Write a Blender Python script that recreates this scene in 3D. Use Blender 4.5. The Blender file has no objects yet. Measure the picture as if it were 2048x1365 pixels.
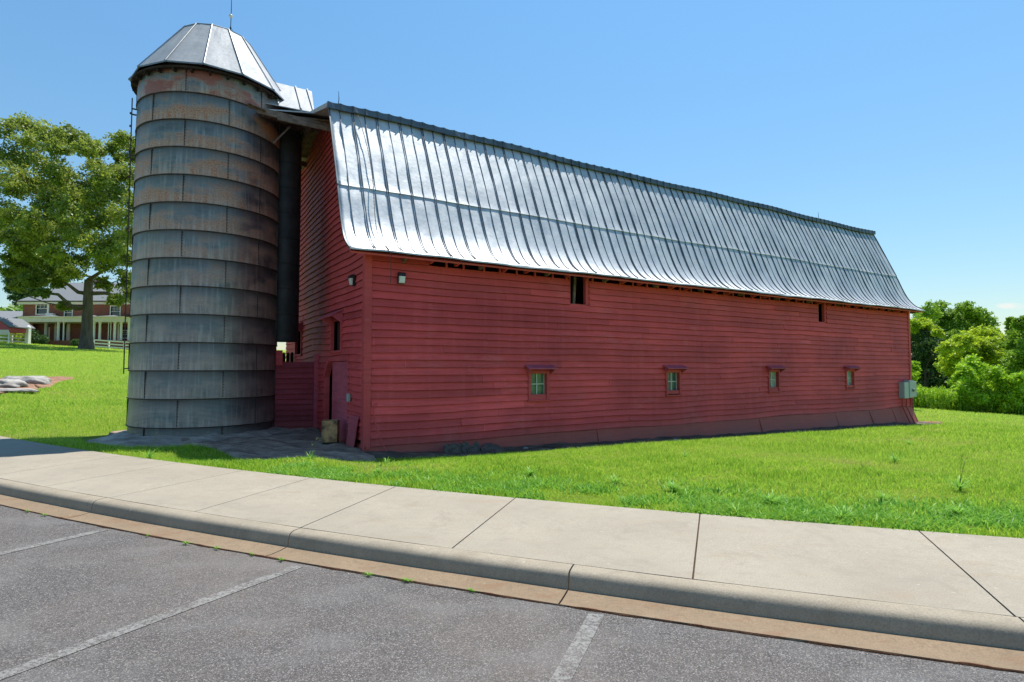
import bpy, bmesh, math, random
import numpy as np
from mathutils import Vector, Matrix
rad=math.radians
SC=bpy.context.scene; COL=SC.collection
random.seed(7); RNG=np.random.default_rng(11)

# ------------------------------------------------------------------ camera
CZ=1.65; PIT=math.atan(52.5/1138)
cam=bpy.data.cameras.new('camera'); cam.lens=20.0; cam.sensor_width=36.0; cam.clip_end=3000; cam.clip_start=.05
co=bpy.data.objects.new('camera',cam); COL.objects.link(co)
co.location=(0,0,CZ); co.rotation_euler=(math.pi/2+PIT,0,0); SC.camera=co

# ------------------------------------------------------------------ light
SX,SY,SZ=.205,.336,1.0
SEL=math.atan2(SZ,math.hypot(SX,SY)); SAZ=math.atan2(SX,SY)
w=bpy.data.worlds.new('World'); SC.world=w; w.use_nodes=True
nt=w.node_tree; nt.nodes.clear(); N=nt.nodes.new; L=nt.links.new
def wm(op,a,b=None,c=None,clamp=False):
    n=N('ShaderNodeMath'); n.operation=op; n.use_clamp=clamp
    for i,v in enumerate((a,b,c)):
        if v is None: continue
        if isinstance(v,(int,float)): n.inputs[i].default_value=v
        else: L(v,n.inputs[i])
    return n.outputs[0]
sky=N('ShaderNodeTexSky'); sky.sky_type='NISHITA'; sky.sun_disc=False
sky.sun_elevation=SEL; sky.sun_rotation=SAZ; sky.altitude=300; sky.air_density=1.25; sky.dust_density=.35; sky.ozone_density=4.5
bg=N('ShaderNodeBackground'); bg.inputs[1].default_value=.15
tc=N('ShaderNodeTexCoord'); sp=N('ShaderNodeSeparateXYZ'); L(tc.outputs['Generated'],sp.inputs[0])
az=wm('DIVIDE',sp.outputs[0],wm('MAXIMUM',sp.outputs[1],.01)); el=wm('DIVIDE',sp.outputs[2],wm('MAXIMUM',sp.outputs[1],.01))
nz=N('ShaderNodeTexNoise'); nz.inputs['Scale'].default_value=30; nz.inputs['Detail'].default_value=5
cx=N('ShaderNodeCombineXYZ'); L(az,cx.inputs[0]); L(wm('MULTIPLY',el,2.0),cx.inputs[1]); L(cx.outputs[0],nz.inputs['Vector'])
ex=wm('POWER',wm('DIVIDE',wm('SUBTRACT',az,.915),.075),2.0)
ey=wm('POWER',wm('DIVIDE',wm('SUBTRACT',el,.1075),.0065),2.0)
env=wm('SUBTRACT',1.0,wm('ADD',ex,ey))
msk=wm('MULTIPLY',wm('ADD',env,wm('MULTIPLY',wm('SUBTRACT',nz.outputs[0],.5),5.0)),.9,clamp=True)
msk=wm('MULTIPLY',msk,.85)
mx=N('ShaderNodeMix'); mx.data_type='RGBA'; L(msk,mx.inputs[0]); L(sky.outputs[0],mx.inputs[6]); mx.inputs[7].default_value=(7.2,7.0,7.0,1)
elc=wm('POWER',wm('MAXIMUM',sp.outputs[2],0.0),.55,clamp=True)
tr=N('ShaderNodeValToRGB'); L(elc,tr.inputs[0]); e_=tr.color_ramp.elements; e_[0].position=0; e_[0].color=(.60,.535,.485,1); e_[1].position=.8; e_[1].color=(.555,.80,.82,1)
tm=N('ShaderNodeMix'); tm.data_type='RGBA'; tm.blend_type='MULTIPLY'; tm.inputs[0].default_value=1; L(mx.outputs[2],tm.inputs[6]); L(tr.outputs[0],tm.inputs[7])
L(tm.outputs[2],bg.inputs[0]); wo=N('ShaderNodeOutputWorld'); L(bg.outputs[0],wo.inputs[0])
sun=bpy.data.lights.new('sun','SUN'); sun.energy=4.8; sun.angle=rad(.53); sun.color=(1,.955,.88)
so=bpy.data.objects.new('sun',sun); COL.objects.link(so)
so.rotation_euler=Vector((SX,SY,SZ)).to_track_quat('Z','Y').to_euler()
vs=SC.view_settings; vs.view_transform='Standard'; vs.look='None'; vs.exposure=.54; vs.gamma=1
SC.cycles.max_bounces=6; SC.cycles.transparent_max_bounces=8

# ------------------------------------------------------------------ helpers
def tag(o,label=None,cat=None,group=None,kind=None):
    if label: o['label']=label
    if cat: o['category']=cat
    if group: o['group']=group
    if kind: o['kind']=kind
    return o
def thing(name,label,cat,loc=(0,0,0),rz=0,group=None):
    o=bpy.data.objects.new(name,None); COL.objects.link(o); o.location=loc; o.rotation_euler=(0,0,rz); o.empty_display_size=.2
    return tag(o,label,cat,group)
def copy_tree(o,parent=None):
    c=o.copy(); COL.objects.link(c); c.parent=parent
    for ch in list(o.children): copy_tree(ch,c)
    return c
def fast_mesh(name,V,F,mat,parent=None,tint=None,smooth=False):
    """V (n,3), F (m,k) arrays"""
    V=np.asarray(V,np.float32); F=np.asarray(F,np.int32); m,k=F.shape
    me=bpy.data.meshes.new(name); me.vertices.add(len(V)); me.vertices.foreach_set('co',V.ravel())
    me.loops.add(m*k); me.loops.foreach_set('vertex_index',F.ravel())
    me.polygons.add(m); me.polygons.foreach_set('loop_start',np.arange(0,m*k,k,dtype=np.int32))
    if smooth: me.polygons.foreach_set('use_smooth',np.ones(m,bool))
    if tint is not None:
        a=me.attributes.new('tint','FLOAT','POINT'); a.data.foreach_set('value',np.asarray(tint,np.float32))
    me.update(calc_edges=True); me.materials.append(mat)
    o=bpy.data.objects.new(name,me); COL.objects.link(o); o.parent=parent
    return o
class MB:
    def __init__(s): s.V=[]; s.F=[]; s.slot={}; s.T={}
    def add(s,V,F):
        b=len(s.V); s.V+= [tuple(v) for v in V]; s.F+=[tuple(i+b for i in f) for f in F]; return s
    def box(s,x0,x1,y0,y1,z0,z1,M=None):
        V=[(x0,y0,z0),(x1,y0,z0),(x1,y1,z0),(x0,y1,z0),(x0,y0,z1),(x1,y0,z1),(x1,y1,z1),(x0,y1,z1)]
        if M is not None: V=[tuple(M@Vector(v)) for v in V]
        return s.add(V,[(0,3,2,1),(4,5,6,7),(0,1,5,4),(1,2,6,5),(2,3,7,6),(3,0,4,7)])
    def bar(s,a,b,wd,h,up=(0,0,1)):
        a=Vector(a); b=Vector(b); d=b-a; l=d.length; d.normalize(); up=Vector(up)
        if abs(d.dot(up))>.98: up=Vector((0,1,0))
        r=d.cross(up).normalized(); u2=r.cross(d).normalized()
        M=Matrix.Translation(a)@Matrix((r,d,u2)).transposed().to_4x4()
        return s.box(-wd/2,wd/2,0,l,-h/2,h/2,M)
    def tube(s,pts,r,n=8,cap=True):
        pts=[Vector(p) for p in pts]; rs=r if isinstance(r,(list,tuple)) else [r]*len(pts)
        V=[];F=[]; prev=None
        for i,p in enumerate(pts):
            t=(pts[min(i+1,len(pts)-1)]-pts[max(i-1,0)]).normalized()
            if prev is None: a=t.orthogonal().normalized()
            else: a=(prev-t*prev.dot(t)).normalized()
            prev=a; b=t.cross(a)
            for k in range(n):
                th=2*math.pi*k/n; V.append(p+a*(math.cos(th)*rs[i])+b*(math.sin(th)*rs[i]))
        for i in range(len(pts)-1):
            for k in range(n): F.append((i*n+k,i*n+(k+1)%n,(i+1)*n+(k+1)%n,(i+1)*n+k))
        if cap: F.append(tuple(range(n))[::-1]); F.append(tuple((len(pts)-1)*n+k for k in range(n)))
        return s.add(V,F)
    def lathe(s,prof,n=24,c=(0,0,0),a0=0,a1=2*math.pi):
        full=abs(a1-a0-2*math.pi)<1e-6; m=n if full else n+1
        V=[];F=[]
        for (r,z) in prof:
            for k in range(m):
                a=a0+(a1-a0)*k/n; V.append((c[0]+r*math.cos(a),c[1]+r*math.sin(a),c[2]+z))
        for i in range(len(prof)-1):
            for k in range(n):
                k2=(k+1)%m if full else k+1
                F.append((i*m+k,i*m+k2,(i+1)*m+k2,(i+1)*m+k))
        return s.add(V,F)
    def prism(s,poly,axis,a,b):
        """poly 2D list extruded along axis from a to b; axis 'x': poly=(y,z); 'y': (x,z); 'z': (x,y)"""
        def mk(p,t): return {'x':(t,p[0],p[1]),'y':(p[0],t,p[1]),'z':(p[0],p[1],t)}[axis]
        n=len(poly); V=[mk(p,a) for p in poly]+[mk(p,b) for p in poly]
        F=[tuple(range(n)),tuple(range(n,2*n))[::-1]]+[(i,i+n,(i+1)%n+n,(i+1)%n) for i in range(n)]
        return s.add(V,F)
    def build(s,name,mat,parent=None,smooth=False,bevel=0,fix=True,mat2=None):
        me=bpy.data.meshes.new(name); me.from_pydata(s.V,[],s.F); me.validate()
        if fix:
            bm=bmesh.new(); bm.from_mesh(me); bmesh.ops.recalc_face_normals(bm,faces=bm.faces); bm.to_mesh(me); bm.free()
        me.materials.append(mat)
        if s.slot and mat2 is not None:
            me.materials.append(mat2)
            for i in s.slot:
                if i<len(me.polygons): me.polygons[i].material_index=1
        if s.T:
            t_=np.zeros(len(me.vertices),np.float32)
            for i,v_ in s.T.items(): t_[i]=v_
            a_=me.attributes.new('tint','FLOAT','POINT'); a_.data.foreach_set('value',t_)
        if smooth:
            for p in me.polygons: p.use_smooth=True
        o=bpy.data.objects.new(name,me); COL.objects.link(o); o.parent=parent
        if bevel:
            md=o.modifiers.new('b','BEVEL'); md.width=bevel; md.segments=2; md.limit_method='ANGLE'
        if smooth and fix:
            try: me.set_sharp_from_angle(angle=rad(40))
            except Exception: pass
        return o
def vnoise(x,y,sd=0.0):
    """cheap smooth value noise, numpy or float, range about -1..1"""
    return (np.sin(x*1.7+sd*3.1+1.3*np.sin(y*1.3+sd))+np.sin(y*2.1-sd*1.7+1.1*np.sin(x*.9+sd*2.2))+.5*np.sin(x*4.3+y*3.1+sd)+.5*np.sin(y*5.7-x*3.7+sd*4))/3

# ------------------------------------------------------------------ materials
def mat(name):
    m=bpy.data.materials.new(name); m.use_nodes=True; t=m.node_tree; t.nodes.clear()
    return m,t
class NT:
    def __init__(s,name):
        s.m,s.t=mat(name); s.out=s.n('ShaderNodeOutputMaterial'); s.obj=None
    def n(s,ty,**k):
        x=s.t.nodes.new(ty)
        for a,b in k.items(): setattr(x,a,b)
        return x
    def l(s,a,b): s.t.links.new(a,b)
    def setin(s,inp,v):
        if isinstance(v,bpy.types.NodeSocket): s.l(v,inp)
        elif v is not None: inp.default_value=v if not (isinstance(v,tuple) and len(v)==3 and inp.type=='RGBA') else (*v,1)
    def math(s,op,a,b=None,clamp=False):
        x=s.n('ShaderNodeMath',operation=op,use_clamp=clamp); s.setin(x.inputs[0],a)
        if b is not None: s.setin(x.inputs[1],b)
        return x.outputs[0]
    def co(s,kind='Object',scale=(1,1,1),loc=(0,0,0)):
        tc=s.n('ShaderNodeTexCoord') if kind!='World' else s.n('ShaderNodeNewGeometry')
        mp=s.n('ShaderNodeMapping'); mp.inputs['Scale'].default_value=scale; mp.inputs['Location'].default_value=loc
        s.l(tc.outputs[kind if kind!='World' else 'Position'],mp.inputs[0]); return mp.outputs[0]
    def noise(s,vec,scale,detail=4,rough=.55,dist=0):
        x=s.n('ShaderNodeTexNoise'); x.inputs['Scale'].default_value=scale; x.inputs['Detail'].default_value=detail
        x.inputs['Roughness'].default_value=rough; x.inputs['Distortion'].default_value=dist; s.l(vec,x.inputs['Vector']); return x.outputs[0]
    def voro(s,vec,scale,feature='F1',out=0):
        x=s.n('ShaderNodeTexVoronoi',feature=feature); x.inputs['Scale'].default_value=scale; s.l(vec,x.inputs['Vector']); return x.outputs[out]
    def ramp(s,fac,stops,interp='LINEAR'):
        x=s.n('ShaderNodeValToRGB'); x.color_ramp.interpolation=interp; e=x.color_ramp.elements
        while len(e)<len(stops): e.new(.5)
        for i,(p,c) in enumerate(stops):
            e[i].position=p; e[i].color=(*c,1) if isinstance(c,tuple) else (c,c,c,1)
        s.l(fac,x.inputs[0]); return x.outputs[0]
    def mix(s,f,a,b,mode='MIX'):
        x=s.n('ShaderNodeMix',data_type='RGBA',blend_type=mode); s.setin(x.inputs[0],f); s.setin(x.inputs[6],a); s.setin(x.inputs[7],b); return x.outputs[2]
    def bump(s,h,strength=.3,dist=.01):
        x=s.n('ShaderNodeBump'); x.inputs['Strength'].default_value=strength; x.inputs['Distance'].default_value=dist; s.l(h,x.inputs['Height']); return x.outputs[0]
    def sep(s,vec):
        x=s.n('ShaderNodeSeparateXYZ'); s.l(vec,x.inputs[0]); return x.outputs
    def attr(s,name):
        x=s.n('ShaderNodeAttribute',attribute_name=name); return x.outputs['Fac']
    def pbr(s,col,rough=.7,metal=0,normal=None,spec=.5,**k):
        x=s.n('ShaderNodeBsdfPrincipled'); s.setin(x.inputs['Base Color'],col); s.setin(x.inputs['Roughness'],rough); s.setin(x.inputs['Metallic'],metal)
        x.inputs['Specular IOR Level'].default_value=spec
        if normal is not None: s.l(normal,x.inputs['Normal'])
        s.l(x.outputs[0],s.out.inputs[0]); return s.m

def m_plain(name,col,rough=.6,metal=0,var=.15,sc=6,spec=.4,bump=.0):
    a=NT(name); v=a.co('Object'); n=a.noise(v,sc,5)
    c=a.mix(a.ramp(n,[(.3,0.0),(.7,1.0)]),tuple(x*(1-var) for x in col),tuple(min(1,x*(1+var)) for x in col))
    nm=a.bump(a.noise(v,sc*6,4),bump,.01) if bump else None
    return a.pbr(c,rough,metal,nm,spec)

def m_redpaint(name,soot=False,base=(.70,.072,.083)):
    a=NT(name); v=a.co('Object'); x,y,z=a.sep(v)
    vs_=a.co('Object',(.55,.55,9)); streak=a.noise(vs_,2.2,6,.6)
    big=a.noise(v,.55,4,.5); fine=a.noise(v,38,3,.6); vert=a.noise(a.co('Object',(5,5,.35)),1.2,5,.6)
    c=a.mix(a.ramp(big,[(.3,0.0),(.68,1.0)]),tuple(k*.70 for k in base),(base[0]*1.15,base[1]*1.35,base[2]*1.25))
    c=a.mix(a.ramp(a.noise(a.co('Object',(.8,.8,1.4)),1.1,7,.75,.3),[(.54,0.0),(.70,.5)]),c,(base[0]*.95,base[1]*2.3,base[2]*2.1))
    c=a.mix(a.ramp(a.noise(a.co('Object',(1,1,5)),6,6,.8),[(.66,0.0),(.72,.65)]),c,(.13,.06,.055))
    tb=a.math('ADD',1.0,a.attr('tint')); cb_=a.n('ShaderNodeCombineColor'); [a.l(tb,cb_.inputs[i]) for i in range(3)]
    c=a.mix(1.0,c,cb_.outputs[0],'MULTIPLY')
    c=a.mix(a.ramp(streak,[(.35,0.0),(.75,.6)]),c,(base[0]*.5,base[1]*.45,base[2]*.5))
    c=a.mix(a.ramp(vert,[(.5,0.0),(.8,.34)]),c,(base[0]*1.0,base[1]*1.7,base[2]*1.7))
    # faded orange-brown paint high on the boards, dirt splashed low on them
    hi=a.math('MULTIPLY',a.ramp(z,[(.0,0.0),(1.0,1.0)]),1)
    mr=a.n('ShaderNodeMapRange'); a.l(z,mr.inputs[0]); mr.inputs[1].default_value=2.9; mr.inputs[2].default_value=4.1
    c=a.mix(a.math('MULTIPLY',mr.outputs[0],a.ramp(streak,[(.3,.15),(.7,.7)])),c,(.50,.085,.068))
    mr2=a.n('ShaderNodeMapRange'); a.l(a.math('ADD',z,a.math('MULTIPLY',big,.5)),mr2.inputs[0]); mr2.inputs[1].default_value=.55; mr2.inputs[2].default_value=-.05
    c=a.mix(a.math('MULTIPLY',mr2.outputs[0],.55),c,(.36,.12,.085))
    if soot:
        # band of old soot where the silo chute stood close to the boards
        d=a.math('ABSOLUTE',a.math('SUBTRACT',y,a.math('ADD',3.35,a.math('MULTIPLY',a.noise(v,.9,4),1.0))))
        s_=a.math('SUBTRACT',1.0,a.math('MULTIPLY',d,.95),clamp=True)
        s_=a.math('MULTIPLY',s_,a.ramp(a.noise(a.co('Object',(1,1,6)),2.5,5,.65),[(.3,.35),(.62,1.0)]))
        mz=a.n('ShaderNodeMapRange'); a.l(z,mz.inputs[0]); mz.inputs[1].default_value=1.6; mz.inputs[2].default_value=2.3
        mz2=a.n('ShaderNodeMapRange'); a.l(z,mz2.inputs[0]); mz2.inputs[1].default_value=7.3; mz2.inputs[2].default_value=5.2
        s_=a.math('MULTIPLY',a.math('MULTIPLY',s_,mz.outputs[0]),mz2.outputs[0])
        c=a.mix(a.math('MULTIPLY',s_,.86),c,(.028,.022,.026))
        pale=a.math('SUBTRACT',1.0,a.math('MULTIPLY',a.math('ABSOLUTE',a.math('SUBTRACT',y,5.2)),1.1),clamp=True)
        c=a.mix(a.math('MULTIPLY',pale,a.ramp(a.noise(a.co('Object',(3,3,1)),2,5),[(.4,0.0),(.7,.6)])),c,(.36,.2,.17))
    c=a.mix(a.ramp(fine,[(.62,0.0),(.8,.3)]),c,(.09,.02,.022))
    h=a.math('ADD',a.math('MULTIPLY',streak,.8),fine)
    return a.pbr(c,a.ramp(big,[(0.0,.55),(1.0,.75)]),0,a.bump(h,.45,.006),.35)

def m_roofmetal(nm_='roof_metal',ca=(.41,.44,.47),cb=(.58,.60,.615),rr=(.48,.66),mt=.48):
    a=NT(nm_); v=a.co('Object')
    st=a.noise(a.co('Object',(3.2,.6,.6)),1.6,6,.6); bl=a.noise(v,1.1,5,.6); sp_=a.noise(v,14,4,.65)
    f=a.ramp(a.math('ADD',a.math('MULTIPLY',st,.6),a.math('MULTIPLY',bl,.4)),[(.34,0.0),(.66,1.0)])
    c=a.mix(f,ca,cb)
    c=a.mix(a.ramp(a.noise(v,.45,6,.7),[(.45,0.0),(.7,.45)]),c,(.25,.28,.32)); c=a.mix(a.ramp(sp_,[(.56,0.0),(.76,.5)]),c,(.22,.22,.24))
    c=a.mix(a.ramp(a.noise(a.co('Object',(7,.5,.5)),1.3,6,.7),[(.66,0.0),(.8,.5)]),c,(.26,.16,.10))
    r=a.ramp(a.math('ADD',a.math('MULTIPLY',bl,.6),a.math('MULTIPLY',sp_,.4)),[(.3,rr[0]),(.7,rr[1])])
    h=a.math('ADD',a.math('MULTIPLY',a.noise(v,2.2,3),1.0),a.math('MULTIPLY',sp_,.08))
    return a.pbr(c,r,mt,a.bump(h,.4,.03),.5)

def m_silo():
    a=NT('silo_steel'); v=a.co('Object'); x,y,z=a.sep(v)
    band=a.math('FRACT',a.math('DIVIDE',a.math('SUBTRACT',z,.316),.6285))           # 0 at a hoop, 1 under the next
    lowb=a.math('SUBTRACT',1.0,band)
    ang=a.math('ARCTAN2',y,x)
    cv=a.n('ShaderNodeCombineXYZ'); a.l(a.math('MULTIPLY',ang,1.6),cv.inputs[0]); a.l(z,cv.inputs[1]); cvo=cv.outputs[0]
    mp=a.n('ShaderNodeMapping'); a.l(cvo,mp.inputs[0]); mp.inputs['Scale'].default_value=(.75,1.6,1)
    n1=a.noise(mp.outputs[0],1.3,6,.62)
    mp2=a.n('ShaderNodeMapping'); a.l(cvo,mp2.inputs[0]); mp2.inputs['Scale'].default_value=(1.0,22,1)
    hl=a.noise(mp2.outputs[0],3.0,4,.6)
    mp3=a.n('ShaderNodeMapping'); a.l(cvo,mp3.inputs[0]); mp3.inputs['Scale'].default_value=(9,.7,1)
    vl=a.noise(mp3.outputs[0],1.5,5,.6)
    sp_=a.noise(cvo,30,4,.7)
    c=a.mix(a.ramp(n1,[(.3,0.0),(.7,1.0)]),(.105,.125,.13),(.36,.385,.375))
    c=a.mix(a.ramp(vl,[(.5,0.0),(.75,.5)]),c,(.52,.54,.51))
    # rust: in the lower part of every ring, more of it higher up the silo
    up=a.n('ShaderNodeMapRange'); a.l(z,up.inputs[0]); up.inputs[1].default_value=2.6; up.inputs[2].default_value=6.0; up.inputs[3].default_value=.25
    rf=a.math('ADD',a.math('MULTIPLY',lowb,.95),a.math('MULTIPLY',a.math('SUBTRACT',n1,.5),3.4))
    rf=a.ramp(a.math('MULTIPLY',rf,a.ramp(hl,[(.3,.55),(.65,1.1)])),[(.16,0.0),(.72,1.0)])
    rust=a.mix(a.ramp(sp_,[(.35,0.0),(.65,1.0)]),(.22,.10,.06),(.60,.32,.18))
    c=a.mix(a.math('MULTIPLY',rf,up.outputs[0]),c,rust)
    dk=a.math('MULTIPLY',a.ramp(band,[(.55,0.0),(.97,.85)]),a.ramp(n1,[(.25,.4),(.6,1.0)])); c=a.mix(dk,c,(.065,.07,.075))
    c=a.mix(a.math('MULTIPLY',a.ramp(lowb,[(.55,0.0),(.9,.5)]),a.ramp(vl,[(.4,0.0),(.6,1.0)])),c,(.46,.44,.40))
    # reddish paint left on the top ring
    tp=a.n('ShaderNodeMapRange'); a.l(z,tp.inputs[0]); tp.inputs[1].default_value=7.80; tp.inputs[2].default_value=7.9
    c=a.mix(a.math('MULTIPLY',tp.outputs[0],a.ramp(n1,[(.46,0.0),(.56,.8)])),c,(.27,.075,.06))
    hl2=a.ramp(hl,[(.62,0.0),(.72,.55)]); c=a.mix(hl2,c,(.04,.035,.035))
    wv=a.n('ShaderNodeTexWave',wave_type='BANDS',bands_direction='Y'); wv.inputs['Scale'].default_value=11; wv.inputs['Distortion'].default_value=.4; a.l(cvo,wv.inputs['Vector'])
    h=a.math('ADD',a.math('MULTIPLY',wv.outputs[1],.35),a.math('ADD',a.math('MULTIPLY',sp_,.25),a.math('MULTIPLY',a.noise(cvo,2.5,3),1.6)))
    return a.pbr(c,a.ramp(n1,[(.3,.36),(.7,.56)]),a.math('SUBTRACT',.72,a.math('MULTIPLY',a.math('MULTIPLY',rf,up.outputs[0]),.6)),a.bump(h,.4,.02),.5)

def m_concrete(name,base,stain=(.42,.26,.15),stain_amt=.5,sc=1.0,dark=.25,rough=.9):
    a=NT(name); v=a.co('World')
    b=a.noise(v,.9*sc,5,.6); m=a.noise(v,7*sc,5,.65); f=a.noise(v,90,3,.6); st=a.noise(a.co('World',(1,2.2,1)),2.2,6,.6)
    c=a.mix(a.ramp(b,[(.3,0.0),(.7,1.0)]),tuple(k*.86 for k in base),tuple(min(1,k*1.08) for k in base))
    c=a.mix(a.ramp(m,[(.5,0.0),(.75,dark)]),c,tuple(k*.62 for k in base))
    c=a.mix(a.ramp(st,[(.55,0.0),(.75,stain_amt)]),c,stain)
    br=a.noise(a.co('World',(3,60,1)),1.5,4,.7); c=a.mix(a.ramp(br,[(.35,.3),(.6,0.0)]),c,tuple(k*.78 for k in base)); c=a.mix(a.ramp(a.noise(v,2.3,7,.75,.6),[(.55,0.0),(.63,.4),(.7,.1)]),c,tuple(k*.66 for k in base)); c=a.mix(a.ramp(f,[(.35,.5),(.58,0.0)]),c,tuple(k*.55 for k in base)); c=a.mix(a.ramp(a.noise(v,14,2,.5),[(.70,0.0),(.74,.6)]),c,tuple(min(1,k*1.25) for k in base))
    c=a.mix(a.ramp(a.voro(v,26),[(.05,.5),(.11,0.0)]),c,tuple(k*.7 for k in base))
    return a.pbr(c,rough,0,a.bump(a.math('ADD',f,a.math('MULTIPLY',m,.8)),.35,.004),.25)

def m_asphalt(name='asphalt',paint=0):
    a=NT(name); v=a.co('World')
    ag=a.n('ShaderNodeTexVoronoi'); ag.inputs['Scale'].default_value=160; a.l(v,ag.inputs['Vector'])
    r,g,b_=a.n('ShaderNodeSeparateColor').outputs[:3]; sc=a.t.nodes[-1]; a.l(ag.outputs['Color'],sc.inputs[0])
    spk=a.ramp(sc.outputs[0],[(.0,.05),(.35,.082),(.62,.115),(.80,.155),(.93,.22),(1.0,.34)])
    n2=a.noise(v,160,2,.6); big=a.noise(v,.5,5,.6); mid=a.noise(a.co('World',(1,1.8,1)),1.3,5,.6)
    tint=a.mix(sc.outputs[1],(1.15,.99,.86),(1.02,.99,1.0))
    c=a.mix(1.0,spk,tint,'MULTIPLY')
    c=a.mix(a.ramp(n2,[(.42,.45),(.6,0.0)]),c,(.035,.034,.035))
    c=a.mix(a.ramp(mid,[(.48,0.0),(.72,.42)]),c,(.19,.185,.18))
    c=a.mix(a.ramp(big,[(.42,0.0),(.7,.4)]),c,(.19,.155,.13))
    cr=a.voro(a.co('World',(1,1.1,1)),.55,'DISTANCE_TO_EDGE'); wig=a.noise(v,3,5,.7)
    c=a.mix(a.math('MULTIPLY',a.ramp(a.math('ADD',cr,a.math('MULTIPLY',a.math('SUBTRACT',wig,.5),.06)),[(.0,.7),(.004,0.0)]),a.ramp(a.noise(v,.35,3),[(.5,0.0),(.6,1.0)])),c,(.03,.028,.026))
    c=a.mix(a.ramp(a.noise(v,.8,3,.5),[(.66,0.0),(.74,.35)]),c,(.045,.042,.04))
    if paint:
        p=a.noise(v,34,5,.75); q=a.noise(v,5,3)
        c=a.mix(a.ramp(a.math('ADD',a.math('MULTIPLY',p,.75),a.math('MULTIPLY',q,.25)),[(.45,0.0),(.57,.8)]),c,(.26,.255,.24))
    h=a.math('ADD',a.math('MULTIPLY',ag.outputs['Distance'],-.9),n2)
    return a.pbr(c,.85,0,a.bump(h,.5,.006),.3)

def m_leaf(name,c0,c1,c2,trans=.4,gloss=.35,attr='tint',dry=None):
    a=NT(name); t=a.attr(attr)
    c=a.ramp(t,[(0.0,c0),(.5,c1),(1.0,c2)] if dry is None else [(0.0,c0),(.42,c1),(.8,c2),(1.0,dry)])
    d=a.n('ShaderNodeBsdfPrincipled'); a.l(c,d.inputs['Base Color']); d.inputs['Roughness'].default_value=.5; d.inputs['Specular IOR Level'].default_value=gloss
    tr=a.n('ShaderNodeBsdfTranslucent'); a.l(a.mix(.5,c,tuple(min(1,k*1.3) for k in c2)),tr.inputs[0])
    mx=a.n('ShaderNodeMixShader'); mx.inputs[0].default_value=trans; a.l(d.outputs[0],mx.inputs[1]); a.l(tr.outputs[0],mx.inputs[2]); a.l(mx.outputs[0],a.out.inputs[0])
    return a.m

def m_bark(name='bark',c0=(.07,.055,.045),c1=(.16,.135,.11)):
    a=NT(name); v=a.co('World',(1,1,.18)); n=a.noise(v,5,6,.65)
    return a.pbr(a.ramp(n,[(.3,c0),(.7,c1)]),.9,0,a.bump(n,.8,.08),.2)

def m_brick():
    a=NT('brick'); v=a.co('Object')
    mp=a.n('ShaderNodeMapping'); a.l(v,mp.inputs[0]); mp.inputs['Rotation'].default_value=(rad(90),0,0)
    b=a.n('ShaderNodeTexBrick'); a.l(mp.outputs[0],b.inputs['Vector']); b.inputs['Scale'].default_value=1
    b.inputs['Brick Width'].default_value=.22; b.inputs['Row Height'].default_value=.075; b.inputs['Mortar Size'].default_value=.008
    b.inputs['Color1'].default_value=(.24,.062,.045,1); b.inputs['Color2'].default_value=(.34,.105,.07,1); b.inputs['Mortar'].default_value=(.3,.24,.2,1)
    c=a.mix(a.ramp(a.noise(v,3,5),[(.3,0.0),(.7,.45)]),b.outputs[0],(.17,.05,.04))
    return a.pbr(c,.9,0,None,.2)
def m_shingle():
    a=NT('shingle'); v=a.co('Object',(1,1,1)); n=a.noise(a.co('Object',(3,6,6)),1.5,5,.7); n2=a.noise(v,.7,4)
    c=a.mix(n,(.10,.115,.135),(.27,.28,.29)); c=a.mix(a.ramp(n2,[(.4,0.0),(.7,.4)]),c,(.2,.2,.2))
    return a.pbr(c,.9,0,None,.2)
def m_ground():
    a=NT('lawn_soil'); v=a.co('World')
    b=a.noise(v,.22,5,.6); m=a.noise(v,1.3,5,.65); f=a.noise(v,26,4,.7); f2=a.noise(v,110,3,.7)
    c=a.ramp(f,[(.25,(.08,.14,.014)),(.5,(.22,.33,.026)),(.72,(.34,.44,.05))])
    c=a.mix(a.ramp(m,[(.4,0.0),(.68,.5)]),c,(.32,.44,.04))
    c=a.mix(a.ramp(b,[(.5,0.0),(.72,.45)]),c,(.18,.36,.02))
    c=a.mix(a.ramp(a.noise(v,.9,6,.7),[(.62,0.0),(.74,.55)]),c,(.33,.24,.12))
    c=a.mix(a.ramp(f2,[(.35,.5),(.55,0.0)]),c,(.05,.09,.012))
    return a.pbr(c,.9,0,a.bump(a.math('ADD',f,f2),.9,.05),.1)
def m_rock(name,c0,c1,c2,bs=1.0):
    a=NT(name); v=a.co('World')
    n=a.noise(a.co('World',(1,2.6,2.6)),1.6,7,.65,.4); m=a.noise(v,9,5,.7); k=a.noise(v,2.3,4,.5)
    c=a.ramp(n,[(.3,c0),(.5,c1),(.72,c2)])
    c=a.mix(a.ramp(m,[(.5,0.0),(.72,.6)]),c,tuple(q*.45 for q in c1))
    c=a.mix(a.ramp(k,[(.55,0.0),(.75,.35)]),c,(.26,.14,.09))
    return a.pbr(c,.85,0,a.bump(a.math('ADD',n,a.math('MULTIPLY',m,.5)),.8*bs,.05),.3)

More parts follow.
